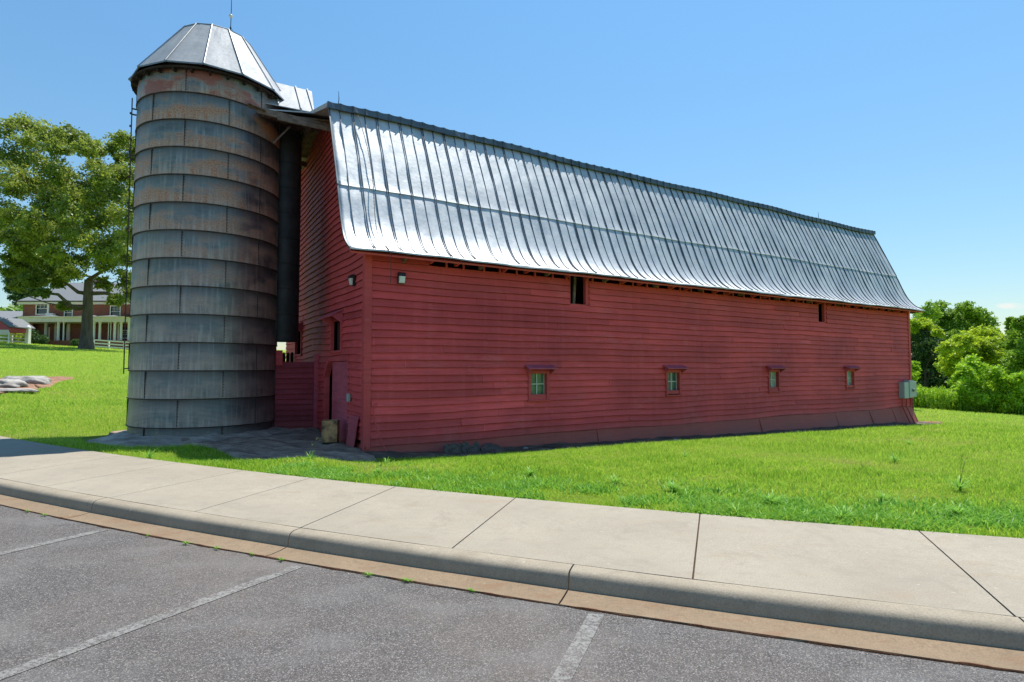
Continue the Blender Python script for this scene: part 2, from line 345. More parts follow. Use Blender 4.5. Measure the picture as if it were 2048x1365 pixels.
RED=m_redpaint('red_clapboard'); REDG=m_redpaint('red_clapboard_sooty',True); REDT=m_redpaint('red_trim',False,(.58,.066,.078)); REDP=m_redpaint('dull_red_panel',False,(.52,.085,.125))
REDF=m_redpaint('red_foundation',False,(.46,.07,.062))
EDGE=m_plain('painted_lap_shadow',(.19,.028,.034),.85,0,.35,9,.2)  # shadow line under every board lap, painted as a dark lip strip
REDK=m_redpaint('shaded_dirty_gate_red',False,(.34,.04,.06))  # gate red with dirt and the shade of the gap put into its colour
RIBM=m_plain('shade_toned_roof_metal',(.10,.125,.15),.5,.55,.35,3)  # same roof metal, darkened to paint in shade on ribs and edge flashing
CAPM=m_roofmetal('silo_cap_metal',(.26,.28,.31),(.38,.395,.41),(.62,.78),.3)
ROOFM=m_roofmetal(); SILO=m_silo()
RUSTY=m_plain('rusty_steel',(.07,.055,.05),.65,.4,.4,5)
CHUTE=m_plain('dark_chute_steel',(.030,.033,.036),.55,.4,.35,3,.4,.2)
OLDWOOD=m_plain('weathered_board',(.17,.13,.105),.85,0,.45,7,.2,.4)
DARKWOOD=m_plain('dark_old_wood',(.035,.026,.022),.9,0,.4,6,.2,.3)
BLACK=m_plain('black_metal',(.02,.02,.022),.45,.2,.2,6)
LENS=m_plain('lamp_lens',(.62,.66,.66),.25,0,.05,6,.6)
GREYBOX=m_plain('grey_green_enamel',(.34,.42,.42),.42,.1,.08,4,.5)
GREYDK=m_plain('meter_metal',(.20,.21,.2),.4,.5,.2,8)
WHITE=m_plain('white_paint',(.80,.80,.78),.55,0,.06,3)
CREAM=m_plain('cream_trim',(.74,.68,.60),.6,0,.06,3)
PALE=m_plain('pale_window_trim',(.50,.56,.50),.6,0,.2,30)
GLASS_G=m_plain('green_window_glass',(.075,.155,.105),.18,0,.35,9,.6)
GLASS_B=m_plain('dull_blue_window_glass',(.06,.13,.13),.15,0,.45,7,.6)
GLASS_P=m_plain('pale_window_glass',(.30,.38,.32),.2,0,.35,9,.6)
GLASS_D=m_plain('dark_house_glass',(.02,.035,.045),.08,0,.5,2,.7)
BRICK=m_brick(); SHING=m_shingle()
CONC=m_concrete('sidewalk_concrete',(.345,.305,.24),(.31,.21,.13),.45,1,.35)
KERBM=m_concrete('kerb_concrete',(.34,.29,.22),(.22,.16,.10),.45,1.5,.5)
GUTM=m_concrete('gutter_concrete',(.255,.185,.12),(.21,.10,.05),.85,3,.7)
APRON=m_rock('silo_apron_concrete',(.18,.145,.115),(.37,.30,.24),(.60,.50,.40),.5)
BAREROCK=m_rock('bare_rock',(.10,.075,.058),(.28,.20,.15),(.52,.39,.29))
MULCH=m_rock('dirt_strip',(.035,.028,.022),(.095,.072,.055),(.22,.165,.12),1.2)
GRANITE=m_rock('granite',(.16,.15,.135),(.36,.34,.31),(.50,.47,.43))
CLAY=m_rock('red_clay',(.20,.085,.045),(.27,.14,.08),(.34,.22,.15),.7)
ASPH=m_asphalt(); PAINT=m_asphalt('worn_line_paint',1)
BARK=m_bark(); BARK2=m_bark('dark_bark',(.04,.035,.03),(.10,.085,.07))
GROUND=m_ground()
GRASS=m_leaf('grass_blade',(.045,.19,.012),(.25,.54,.028),(.54,.66,.09),.42,.25,dry=(.50,.37,.19))
WEEDL=m_leaf('weed_blade',(.07,.24,.025),(.18,.42,.035),(.34,.56,.09),.4,.35)
STRAW=m_leaf('seed_stalk',(.2,.22,.08),(.34,.34,.16),(.5,.48,.28),.3,.2)

# ------------------------------------------------------------------ ground form
TH=math.atan2(.522,.853); ct,stt=math.cos(TH),math.sin(TH); PX,PY=-2.961,11.5     # barn near corner and turn
def tolocal(X,Y): return (X-PX)*ct+(Y-PY)*stt, -(X-PX)*stt+(Y-PY)*ct
def toworld(x,y): return PX+x*ct-y*stt, PY+x*stt+y*ct
SILC=(-7.59,14.15)
_lx=np.array([-11.457,-8.383,-6.083,-4.435,-2.953,-1.502,.0355,1.968,3.820,4.583]); _ly=np.array([12.816,10.837,9.512,8.781,8.03,7.384,6.79,5.99,5.371,5.14])
_cx=np.array([-6.926,-4.623,-3.024,-1.970,-1.444,-.494,.473,1.286,1.905,2.408,3.034]); _cy=np.array([7.775,6.636,5.908,5.382,5.145,4.801,4.422,4.146,3.913,3.712,3.492])
_pl=np.polyfit(_lx,_ly,2); _pc=np.polyfit(_cx,_cy,2)
def _ext(p,X,a,b):
    Xc=np.clip(X,a,b); d=np.polyval(np.polyder(p),Xc); return np.polyval(p,Xc)+d*(X-Xc)
def lawn_edge(X): return _ext(_pl,np.asarray(X,float),-12,7)
def curb_line(X): return _ext(_pc,np.asarray(X,float),-9,5)
def sstep(a,b,x): t=np.clip((x-a)/(b-a),0,1); return t*t*(3-2*t)
def zt(X,Y):
    X=np.asarray(X,float); Y=np.asarray(Y,float)
    r=np.hypot(X,Y); k=np.interp(r,[0,8,12,18,28,50,75,400],[0,.0,.10,.22,.70,.95,1.0,1.0])
    base=(-.062*X+.0122*Y); base=np.where(base>9,9+(base-9)*.2,base); base=np.where(base<-9,-9+(base+9)*.2,base)
    z=.10*(1-sstep(8,20,r))+base*k
    lx,ly=tolocal(X,Y)
    tgt=-.15-.020*np.clip(lx,0,23)
    wv=sstep(-3.2,-.7,ly)*(1-sstep(10.5,16,ly))*sstep(-1.6,.2,lx)*(1-sstep(23.2,28,lx))
    z=z*(1-wv)+tgt*wv
    # rock shelf beside the gable and round the silo
    d=np.hypot(X-SILC[0],Y-SILC[1]); ws=1-sstep(2.2,4.2,d); z=z*(1-ws)+(.02)*ws
    wg=(1-sstep(.0,1.2,np.maximum(np.maximum(-3.4-lx,lx-.0),np.maximum(-.2-ly,ly-6))))*(1-ws); z=z*(1-wg)+(-.06)*wg
    z=z+.05*vnoise(X*.35,Y*.35)*sstep(14,26,r)+.012*vnoise(X*1.5,Y*1.5,2)
    e=Y-lawn_edge(X)
    z=np.where(e<.15,np.minimum(z,.10-.0*e),z); z=z*sstep(-.2,1.5,e)+.085*(1-sstep(-.2,1.5,e))
    z=np.where(e<-.9,-.35,z)
    return z
def rock_lo(x): return np.interp(x,[-4.6,-3.4,-2.6,-2.3,-2.0,-1.5,-.8,.1],[4.4,3.0,1.6,.6,-.35,-.9,-.95,-.9])
def ground_hit(px,py_):
    fx=(px-1024)/1138; fz=-(py_-682.5)/1138; dy_=math.cos(PIT)-fz*math.sin(PIT); dz_=math.sin(PIT)+fz*math.cos(PIT)
    for Y in np.arange(5,120,.05):
        t_=Y/dy_
        if CZ+dz_*t_<=float(zt(fx*t_,Y)): break
    return fx*t_,Y
def gmesh(name,nx,ny,ext,cx,cy,kk,material):
    s=np.linspace(-1,1,nx); t=np.linspace(-1,1,ny)
    xs=cx+ext*np.sinh(kk*s)/math.sinh(kk); ys=cy+ext*np.sinh(kk*t)/math.sinh(kk)
    X,Y=np.meshgrid(xs,ys); Z=zt(X,Y); V=np.stack([X,Y,Z],-1).reshape(-1,3)
    i=np.arange(nx-1); j=np.arange(ny-1); I,J=np.meshgrid(i,j); a=(J*nx+I).ravel()
    return fast_mesh(name,V,np.stack([a,a+1,a+nx+1,a+nx],1),material,smooth=True)
ground=gmesh('ground',420,420,1200,0,14,6.2,GROUND); tag(ground,kind='structure')

# ------------------------------------------------------------------ car park, kerb, sidewalk
def offset_line(Xs,d):
    """points at distance d from the kerb joint toward the road"""
    Y=curb_line(Xs); s=(curb_line(Xs+.01)-Y)/.01; L_=np.hypot(1,s); return Xs+d*s/L_*1.0, Y-d/L_
def strip(name,prof,material,x0,x1,gaps,step=.12,gap=.006,kind='structure',wob=0):
    """profile [(d,z)...] swept along the kerb line, broken at the joints in gaps"""
    cuts=[x0]+sorted(g for g in gaps if x0<g<x1)+[x1]; V=[];F=[]
    for a,b in zip(cuts[:-1],cuts[1:]):
        n=max(2,int((b-a)/step)); Xs=np.linspace(a+gap,b-gap,n); m=len(prof); base=len(V)
        for i,X in enumerate(Xs):
            for j,(d,z) in enumerate(prof):
                x,y=offset_line(np.array([X]),d); zz=z+wob*math.sin(X*2.3+j)+wob*.7*math.sin(X*6.1+j*2)
                V.append((float(x[0]),float(y[0]),zz))
        for i in range(n-1):
            for j in range(m-1): F.append((base+i*m+j,base+i*m+j+1,base+(i+1)*m+j+1,base+(i+1)*m+j))
        F.append(tuple(base+j for j in range(m))[::-1]); F.append(tuple(base+(n-1)*m+j for j in range(m)))
    mb=MB(); mb.V=V; mb.F=F
    return tag(mb.build(name,material,smooth=True),kind=kind)
cj=[-9.95,-7.15,-4.66,-1.97,.475,3.05,5.9,8.8,12,15,18,21,-13,-16,-19]
kp=[(.004,-.06),(.004,.141),(.012,.149),(.05,.150),(.10,.147),(.125,.141),(.145,.129),(.158,.108),(.166,.08),(.172,.04),(.178,.012),(.182,-.06)]
strip('kerb',kp,KERBM,-24,26,cj,wob=.0015)
strip('gutter',[(.178,-.06),(.18,.022),(.26,.014),(.36,.010),(.425,.013),(.43,-.06)],GUTM,-24,26,cj,wob=.0012)
Xs=np.linspace(-26,28,220); gx,gy=offset_line(Xs,.42); n=len(Xs)
V=np.concatenate([np.stack([gx,gy,0*gx],1),np.stack([gx*1.0,np.full(n,-70.),0*gx],1)])
i=np.arange(n-1); car=fast_mesh('car_park',V,np.stack([i,i+n,i+n+1,i+1],1),ASPH); tag(car,kind='structure')
# sand and dirt lodged in the joint between gutter and asphalt
mb=MB(); pv=[]; 
for X in np.arange(-12,9,.05):
    x,y=offset_line(np.array([X]),.425+.003*math.sin(X*9)+.003*math.sin(X*23)); pv.append((float(x[0]),float(y[0]),.004))
mb.tube(pv,[.004+.004*abs(math.sin(k*.7)+math.sin(k*.23)) for k in range(len(pv))],5)
tag(mb.build('gutter_dirt',m_plain('joint_dirt',(.12,.055,.03),.95,0,.5,12,.1,.5),smooth=True),kind='structure')
# sidewalk slabs between score joints: (X on lawn edge, X on kerb line)
J=[(-14.2,-15.6),(-12.6,-13.8),(-11.1,-12.2),(-9.6,-10.4),(-8.2,-8.75),(-6.76,-7.23),(-5.35,-5.92),(-3.98,-4.66),(-2.78,-3.32),(-1.49,-1.99),(.04,-.5),(1.96,1.29),(3.8,3.05),(5.6,4.75),(7.5,6.5),(9.4,8.3),(11.3,10.1),(13.2,12),(15.2,14),(17.2,16)]
mb=MB()
for k,((a0,b0),(a1,b1)) in enumerate(zip(J[:-1],J[1:])):
    g=.004 if k<8 else .0065; n,m=14,8; base=len(mb.V); top=[]
    for i in range(n+1):
        t=i/n; Xa=a0+g+(a1-a0-2*g)*t; Xb=b0+g+(b1-b0-2*g)*t; A=np.array([Xa,float(lawn_edge(Xa))]); B=np.array([Xb,float(curb_line(Xb))+.018])
        for j in range(m+1):
            q=j/m; P_=A+(B-A)*q; ed=min(t*(a1-a0),(1-t)*(a1-a0),q*2,(1-q)*2)
            zz=.130+.018*q-(.006 if (i in (0,n) or j in (0,m)) else 0)
            top.append((P_[0],P_[1],zz))
    F=[(i*(m+1)+j,(i+1)*(m+1)+j,(i+1)*(m+1)+j+1,i*(m+1)+j+1) for i in range(n) for j in range(m)]
    mb.add(top,F)
    ring=[i*(m+1) for i in range(n+1)]+[n*(m+1)+j for j in range(1,m+1)]+[i*(m+1)+m for i in range(n-1,-1,-1)]+[j for j in range(m-1,0,-1)]
    V2=[top[r] for r in ring]+[(top[r][0],top[r][1],.0) for r in ring]; q=len(ring)
    mb.add(V2,[(i,(i+1)%q,(i+1)%q+q,i+q) for i in range(q)])
tag(mb.build('sidewalk',CONC,smooth=True),kind='structure')
mb=MB(); xs=np.linspace(-15,18,80)
mb.add([(x,float(lawn_edge(x))-.02,.118) for x in xs]+[(x,float(curb_line(x))+.0,.126) for x in xs],[(i,i+1,i+81,i+80) for i in range(79)])
tag(mb.build('joint_soil',m_plain('joint_soil_dark',(.07,.045,.03),.95,0,.4,12,.1),fix=False),kind='structure')
# faded parking bay lines
def pline(a,b,wd,d):
    a=np.array(a);b=np.array(b); t=(b-a)/np.linalg.norm(b-a); nn=np.array([-t[1],t[0]])*wd/2; e=a+t*d
    mb=MB(); mb.add([(*(a-nn),.004),(*(a+nn),.004),(*(e+nn),.004),(*(e-nn),.004)],[(0,1,2,3)])
    tag(mb.build('parking_line',PAINT,fix=False),kind='structure')
pline((.565,3.88),(.25,3.06),.105,5.2); pline((-1.77,4.80),(-2.73,3.12),.105,5.2); pline((-4.13,5.87),(-4.90,4.40),.105,5.2)
pline((2.75,2.85),(2.55,2.0),.105,5); pline((-6.4,6.9),(-7.4,5.2),.105,5)

# ------------------------------------------------------------------ barn
LB,WB=22.5,8.79
PROF=[(-.42,3.97),(-.15,4.10),(.05,4.30),(.22,4.58),(.38,4.95),(.54,5.38),(.77,5.90),(1.02,6.48),(1.27,7.05),(1.5,7.55)]
def prof_y(z):
    if z<=7.55: return float(np.interp(z,[p[1] for p in PROF],[p[0] for p in PROF]))
    return 1.5+(z-7.55)/.277
def barn_loc(x,y,z=0): X,Y=toworld(x,y); return (X,Y,z)
barn=thing('barn','long red clapboard barn with bell-curved silver metal roof beside the round silo','barn',barn_loc(0,0),TH)
def wob(s,z,sd):
    low=max(0.,1-z/3.)
    return (.016+.03*low)*float(vnoise(s*.42,z*.55,sd))+.008*float(vnoise(s*1.3,z*.9,sd+3))
def clap(mb,mapf,s_rng,z0,z1,openings,sd,exposure=.1548,blen=(2.4,4.9),amp=1.0,slips=True):
    rg=random.Random(sd); nrow=int(round((z1-z0)/exposure))
    for r in range(nrow):
        za=z0+r*exposure; zb=za+exposure; a,b=s_rng(za+.02)
        if b-a<.05: continue
        s=a; ends=[]
        s_=a-rg.random()*blen[1]
        while s_<b:
            s2=s_+rg.uniform(*blen)
            if min(s2,b)-max(s_,a)>.02: ends.append((max(s_,a),min(s2,b)))
            s_=s2
        for (p,q) in ends:
            pcs=[(p,q,za,zb+.012)]
            for (o0,o1,oz0,oz1) in openings:
                np_=[]
                for (p1,q1,c0,c1) in pcs:
                    if q1<=o0 or p1>=o1 or c1<=oz0 or c0>=oz1: np_.append((p1,q1,c0,c1)); continue
                    if p1<o0: np_.append((p1,o0,c0,c1))
                    if q1>o1: np_.append((o1,q1,c0,c1))
                    m0,m1=max(p1,o0),min(q1,o1)
                    if c0<oz0-.02: np_.append((m0,m1,c0,oz0))
                    if c1>oz1+.02: np_.append((m0,m1,oz1,c1))
                pcs=np_
            out=rg.uniform(0,.006)+(.012 if rg.random()<.04 else 0); tl=rg.uniform(-.004,.004); dz=rg.uniform(-.003,.003)
            tb=rg.gauss(0,.10)+(-.16 if rg.random()<.07 else 0)
            for (p1,q1,c0,c1) in pcs:
                n=max(1,int((q1-p1)/.35)); V=[];F=[]; eh=rg.uniform(.004,.009)
                for k in range(n+1):
                    s1=p1+.002+(q1-p1-.004)*k/n
                    wz=amp*wob(s1,c0,sd)+dz+tl*(k/n-.5); wz2=amp*wob(s1,c1,sd)+dz+tl*(k/n-.5)
                    fr=lambda c:(c-za)/exposure
                    oB=.036-.030*fr(c0)+out; oT=.036-.030*fr(c1)+out*.3
                    cup=.003*math.sin(k*1.9+r); e2=eh*(.7+.5*abs(math.sin(s1*3.1+r)))
                    V+=[mapf(s1,-.004,c0+wz),mapf(s1,oB+cup,c0+wz),mapf(s1,oB+cup-.001,c0+wz+e2),mapf(s1,oT,c1+wz2),mapf(s1,-.004,c1+wz2)]
                for k in range(n):
                    o=k*5; F+=[(o,o+5,o+6,o+1),(o+1,o+6,o+7,o+2),(o+2,o+7,o+8,o+3),(o+3,o+8,o+9,o+4)]
                F+=[(0,1,2,3,4),(n*5+4,n*5+3,n*5+2,n*5+1,n*5)]
                fb=len(mb.F); vb=len(mb.V); mb.add(V,F)
                for k in range(n): mb.slot[fb+k*4]=1; mb.slot[fb+k*4+1]=1  # underside and lip faces carry the painted lap shadow
                for q_ in range(len(V)): mb.T[vb+q_]=tb
            if slips and rg.random()<.22 and pcs and q<b-.3:
                w_=rg.uniform(.03,.045); lean_=rg.uniform(-.012,.012); z_=za+amp*wob(q,za,sd)
                if not any(o0-.1<q<o1+.1 and oz0-.1<za<oz1+.2 for (o0,o1,oz0,oz1) in openings):
                    A_=[mapf(q-w_/2,.046,z_+.004),mapf(q+w_/2,.046,z_+.004),mapf(q+w_/2+lean_,.020,z_+exposure-.006),mapf(q-w_/2+lean_,.020,z_+exposure-.006),mapf(q-w_/2,.005,z_+.004),mapf(q+w_/2,.005,z_+.004),mapf(q+w_/2,.0,z_+exposure-.006),mapf(q-w_/2,.0,z_+exposure-.006)]
                    vb=len(mb.V); mb.add(A_,[(0,1,2,3),(4,5,1,0),(1,5,6,2),(3,7,4,0)])
                    for q_ in range(8): mb.T[vb+q_]=.12
WX=[4.20,8.78,13.40,17.95]       # small windows
HX=[(5.16,5.78),(16.02,16.55)]   # loft openings
ops=[(x-.27,x+.27,.90,1.56) for x in WX]+[(a,b,3.22,4.3) for a,b in HX]
mb=MB()
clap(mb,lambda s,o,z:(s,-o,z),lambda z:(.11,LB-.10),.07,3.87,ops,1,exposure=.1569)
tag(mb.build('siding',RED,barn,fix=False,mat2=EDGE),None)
mb=MB()   # first boards by the near corner reach the eave
clap(mb,lambda s,o,z:(s,-o,z),lambda z:(.11,1.36),3.835,4.15,[],5)
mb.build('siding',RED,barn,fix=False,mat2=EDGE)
# sheathing (inner shell) behind the boards, with the openings cut out
def sheet_with_holes(mb,mapf,s0,s1,z0,z1,holes,t0,t1):
    ss=sorted({s0,s1,*[h[0] for h in holes],*[h[1] for h in holes]}); zs=sorted({z0,z1,*[min(max(h[2],z0),z1) for h in holes],*[min(max(h[3],z0),z1) for h in holes]})
    for a,b in zip(ss[:-1],ss[1:]):
        for c,d in zip(zs[:-1],zs[1:]):
            sm,zm=(a+b)/2,(c+d)/2
            if any(h[0]<sm<h[1] and h[2]<zm<h[3] for h in holes): continue
            P=[mapf(a,t0,c),mapf(b,t0,c),mapf(b,t0,d),mapf(a,t0,d),mapf(a,t1,c),mapf(b,t1,c),mapf(b,t1,d),mapf(a,t1,d)]
            mb.add(P,[(0,1,2,3),(7,6,5,4),(0,4,5,1),(1,5,6,2),(2,6,7,3),(3,7,4,0)])
mb=MB(); sheet_with_holes(mb,lambda s,o,z:(s,-o,z),.02,LB-.02,-.3,3.80,ops,-.006,-.05)
gops=[(1.72,2.62,2.02,2.74),(6.1,7.0,2.02,2.74),(1.15,3.05,-.12,1.80)]
# gable sheathing as stacked slabs following the roof profile
for k in range(60):
    z0=-.3+k*.145; z1=z0+.145
    if z0<4.0: y0,y1=.03,WB-.03
    else: y0=prof_y(z1)+.05; y1=WB-y0
    if y1-y0<.2: break
    sheet_with_holes(mb,lambda s,o,z:(-o,s,z),y0,y1,z0,z1,[h for h in gops if h[2]<z1 and h[3]>z0],-.006,-.05)
    mb.box(LB-.06,LB-.01,y0,y1,z0,z1)
mb.box(0.02,LB-.02,WB-.05,WB,-.3,3.95)
mb.box(.02,LB-.02,.05,WB-.05,-.32,-.28)
mb.box(.06,LB-.06,.06,WB-.06,2.95,3.02)
mb.build('sheathing',DARKWOOD,barn)
# gable and far end siding
mb=MB()
def grng(z):
    if z<4.05: return (.12,WB-.12)
    y=prof_y(z+.17)+.07; return (y,WB-y)
clap(mb,lambda s,o,z:(-o,s,z),grng,.07,8.3,gops,2,amp=2.4)
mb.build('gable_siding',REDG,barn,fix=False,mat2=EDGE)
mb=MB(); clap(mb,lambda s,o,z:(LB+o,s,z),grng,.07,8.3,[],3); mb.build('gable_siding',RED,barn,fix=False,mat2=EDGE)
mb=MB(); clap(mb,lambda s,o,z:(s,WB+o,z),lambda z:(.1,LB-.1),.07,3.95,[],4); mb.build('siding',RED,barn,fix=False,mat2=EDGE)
# corner boards
mb=MB()
mb.box(-.045,.005,-.0,.115,.02,4.16); mb.box(-.045,.105,-.05,-.002,.0,4.08)
mb.build('corner_board',REDT,barn,bevel=.004)
mb=MB(); mb.box(LB-.10,LB+.045,-.05,-.002,.05,4.05); mb.box(LB+.0,LB+.045,0,.11,.05,4.2); mb.build('corner_board',REDT,barn,bevel=.004)
# flared foundation skirt
mb=MB(); n=90; V=[];F=[]
for i in range(n+1):
    x=-.03+(LB+.05)*i/n; zg=-.35-.022*max(0,x); fl=.06+.26*(i/n); top=.085+.012*math.sin(x*.8)
    y1=-.012; zm=(top+zg)/2
    V+=[(x,.02,top),(x,y1,top),(x,y1-fl*.45-.01*math.sin(x*1.9),zm+.0),(x,y1-fl-.02*math.sin(x*1.1+1),zg),(x,.02,zg)]
for i in range(n):
    for j in range(4): F.append((i*5+j,i*5+j+1,(i+1)*5+j+1,(i+1)*5+j))
F+=[(0,1,2,3,4),tuple(n*5+j for j in range(5))[::-1]]; mb.add(V,F)
V=[];F=[]
for i in range(31):
    y=-.05+(WB+.06)*i/30; V+=[(.02,y,.08),(-.015,y,.08),(-.06-.02*math.sin(y*2),y,-.12),(-.08,y,-.4),(.02,y,-.4)]
for i in range(30):
    for j in range(4): F.append((i*5+j,(i+1)*5+j,(i+1)*5+j+1,i*5+j+1))
F+=[(0,1,2,3,4)[::-1],tuple(30*5+j for j in range(5))]; mb.add(V,F)
mb.prism([(-.0,.09),(-.33,-1.05),(WB,-1.05),(WB,.09)],'x',LB+.0,LB+.03)
V=[(LB+.03,-.012,.09),(LB+.03,WB,.09),(LB+.20,WB+.2,-1.05),(LB+.20,-.36,-1.05),(LB-.02,-.012,.09),(LB-.02,WB,.09),(LB-.02,WB+.2,-1.05),(LB-.02,-.30,-1.05)]
mb.add(V,[(0,3,2,1),(4,5,6,7),(0,4,7,3),(1,2,6,5),(0,1,5,4),(3,7,6,2)])
mb.build('foundation',REDF,barn,smooth=True)
# buttress ribs of the skirt, and the water-table board edge
for x in (6.0,12.6,16.9,19.2,20.9):
    fl=.06+.26*x/LB; zg=-.35-.022*x; mb=MB(); mb.bar((x,-.016,.06),(x+.03,-.014-fl,zg),.018,.022,(0,1,0)); mb.build('skirt_batten',REDF,barn)
# eave: nailer strip, studs in the slot, rafter tails
mb=MB(); mb.box(1.37,5.14,-.045,-.0,3.955,4.06); mb.box(5.80,16.0,-.045,0,3.955,4.06); mb.box(16.57,LB-.1,-.045,0,3.955,4.06)
mb.build('eave_nailer',REDT,barn,bevel=.003)
x=1.75
rs=random.Random(4)
while x<LB-.2:
    if not any(a-.05<x<b+.05 for a,b in HX):
        mb=MB(); mb.box(x,x+.045,-.03,.0,3.80,3.955); mb.build('eave_stud',REDT,barn)
    x+=rs.choice([.42,.52,.46])
x=.75; k=0
while x<LB+.3:
    mb=MB(); z0=3.87+rs.uniform(-.02,.02)
    mb.prism([(.02,z0),(-.06,z0-.01),(-.30,3.93),(-.30,3.985),(-.13,4.05),(.02,4.21)],'x',x,x+.045)
    mb.build('rafter_tail',REDT if k%3 else OLDWOOD,barn)
    x+=.61; k+=1
# small windows
def window(x,gl,wd=.54,zb=.90,zt_=1.56):
    cs=MB(); t=.07
    cs.box(x-wd/2-.03,x-wd/2+t-.03,-.055,.02,zb-.02,zt_+.02); cs.box(x+wd/2-t+.03,x+wd/2+.03,-.055,.02,zb-.02,zt_+.02)
    cs.box(x-wd/2+t-.03,x+wd/2-t+.03,-.05,.02,zt_-.06,zt_+.02); cs.box(x-wd/2+t-.03,x+wd/2-t+.03,-.03,.02,zb,zb+.10)
    cs.box(x-wd/2+.03,x-wd/2+.045,.021,.14,zb,zt_); cs.box(x+wd/2-.045,x+wd/2-.03,.021,.14,zb,zt_); cs.box(x-wd/2+.046,x+wd/2-.046,.021,.14,zb+.05,zb+.095)
    cs.box(x-wd/2-.05,x+wd/2+.05,-.075,-.0,zb-.06,zb-.022)
    c=cs.build('window',REDT,barn,bevel=.003)
    p=MB(); p.box(x-wd/2+.046,x+wd/2-.046,.075,.085,zb+.096,zt_-.03); p.build('pane',gl,c)
    mu=MB(); zc=(zb+.096+zt_-.06)/2
    mu.box(x-.014,x+.014,.050,.073,zb+.098,zt_-.04); mu.box(x-wd/2+.047,x-.015,.052,.073,zc-.012,zc+.012); mu.box(x+.015,x+wd/2-.047,.052,.073,zc-.012,zc+.012)
    mu.box(x-wd/2+.047,x-wd/2+.06,.053,.073,zb+.098,zt_-.04); mu.box(x+wd/2-.06,x+wd/2-.047,.053,.073,zb+.098,zt_-.04)
    mu.build('muntin',PALE,c)
    h=MB(); a=x-wd/2-.13; b=x+wd/2+.15
    h.prism([(-.02,zt_+.13),(-.02,zt_+.155),(-.24,zt_+.065),(-.24,zt_+.04)],'x',a,b)
    h.prism([(-.02,zt_+.128),(-.225,zt_+.04),(-.19,zt_+.01),(-.02,zt_-.08)],'x',a+.06,a+.085)
    h.prism([(-.02,zt_+.128),(-.225,zt_+.04),(-.19,zt_+.01),(-.02,zt_-.08)],'x',b-.085,b-.06)
    h.build('hood',REDP,c,bevel=.003)
for x,g in zip(WX,(GLASS_G,GLASS_B,GLASS_P,GLASS_P)): window(x,g)
# loft openings under the eave
for (a,b) in HX:
    mb=MB(); mb.box(b-.10,b,-.0,.10,3.24,4.05); mb.box(a-.01,a+.015,-.02,.10,3.24,3.95); mb.box(a+.016,b-.101,-.01,.08,3.22,3.245)
    o=mb.build('loft_opening',REDT,barn)
    mb=MB(); mb.bar((a+.22,.14,3.1),(a+.34,.2,4.15),.07,.05); mb.build('loose_board',OLDWOOD,o)
# gable windows and door
def gwin(y0,y1,z0,z1,hood=True):
    mb=MB(); t=.07
    mb.box(-.06,.02,y0-.04,y0+t-.04,z0-.03,z1+.03); mb.box(-.06,.02,y1-t+.04,y1+.04,z0-.03,z1+.03); mb.box(-.055,.02,y0+t-.04,y1-t+.04,z0-.03,z0+.02)
    c=mb.build('window',REDT,barn,bevel=.003)
    p=MB(); p.box(.10,.115,y0,y1,z0,z1); p.build('shutter',m_plain('dark_red_shutter',(.07,.018,.02),.8,0,.3,6),c)
    if hood:
        h=MB(); h.prism([(-.02,z1+.22),(-.02,z1+.245),(-.30,z1+.085),(-.30,z1+.06)],'y',y0-.10,y1+.16)
        h.prism([(-.02,z1+.21),(-.27,z1+.07),(-.02,z1-.1)],'y',y1+.10,y1+.125); h.prism([(-.02,z1+.21),(-.27,z1+.07),(-.02,z1-.1)],'y',y0-.06,y0-.035)
        h.build('hood',REDP,c)
gwin(1.72,2.62,2.02,2.74); gwin(6.1,7.0,2.02,2.74)
mb=MB(); mb.box(-.02,.03,1.17,2.55,-.1,1.78); mb.box(-.035,-.02,1.14,1.24,-.1,1.80); mb.box(-.035,-.021,1.25,2.5,.84,.92); door=mb.build('door',REDP,barn,bevel=.003)
mb=MB(); mb.box(-.08,.03,3.0,3.16,-.1,1.42); mb.bar((-.035,3.08,1.40),(-.035,2.72,1.80),.09,.14,(1,0,0)); mb.box(-.05,.02,1.1,2.75,1.79,1.90)
mb.build('door_frame',REDT,barn,bevel=.003)
# loose bent sheet by the corner
mb=MB(); 
def quadp(P,t=.02):
    V=[Vector(p) for p in P]; nn=(V[1]-V[0]).cross(V[3]-V[0]).normalized()*t
    mb.add(V+[v+nn for v in V],[(0,1,2,3),(7,6,5,4),(0,4,5,1),(1,5,6,2),(2,6,7,3),(3,7,4,0)])
quadp([(-.05,.22,.64),(-.05,.90,.64),(-.07,.90,.32),(-.09,.28,.30)]); quadp([(-.08,.28,.315),(-.06,.90,.315),(-.10,.92,-.0),(-.14,.27,-.02)])
mb.box(-.16,-.10,.26,.92,-.05,-.02)
mb.build('loose_panel',REDP,barn)

# roof -------------------------------------------------------------
XR0,XR1=-.47,LB+.42
pz=np.array(PROF); 
dl=np.r_[0,np.cumsum(np.hypot(np.diff(pz[:,0]),np.diff(pz[:,1])))]; tt=np.linspace(0,dl[-1],34)
py=np.interp(tt,dl,pz[:,0]); pzz=np.interp(tt,dl,pz[:,1])
for _ in range(2):
    py[1:-1]=(py[:-2]+2*py[1:-1]+py[2:])/4; pzz[1:-1]=(pzz[:-2]+2*pzz[1:-1]+pzz[2:])/4
dy=np.gradient(py); dz=np.gradient(pzz); ln=np.hypot(dy,dz); ny,nz=-dz/ln,dy/ln     # outward normal
iseam=int(np.argmin(abs(pzz-5.50)))+1
py=np.insert(py,iseam,py[iseam-1]+.001); pzz=np.insert(pzz,iseam,pzz[iseam-1]+.002); ny=np.insert(ny,iseam,ny[iseam-1]); nz=np.insert(nz,iseam,nz[iseam-1]); tt=np.insert(tt,iseam,tt[iseam-1])
xs=np.linspace(XR0,XR1,230)
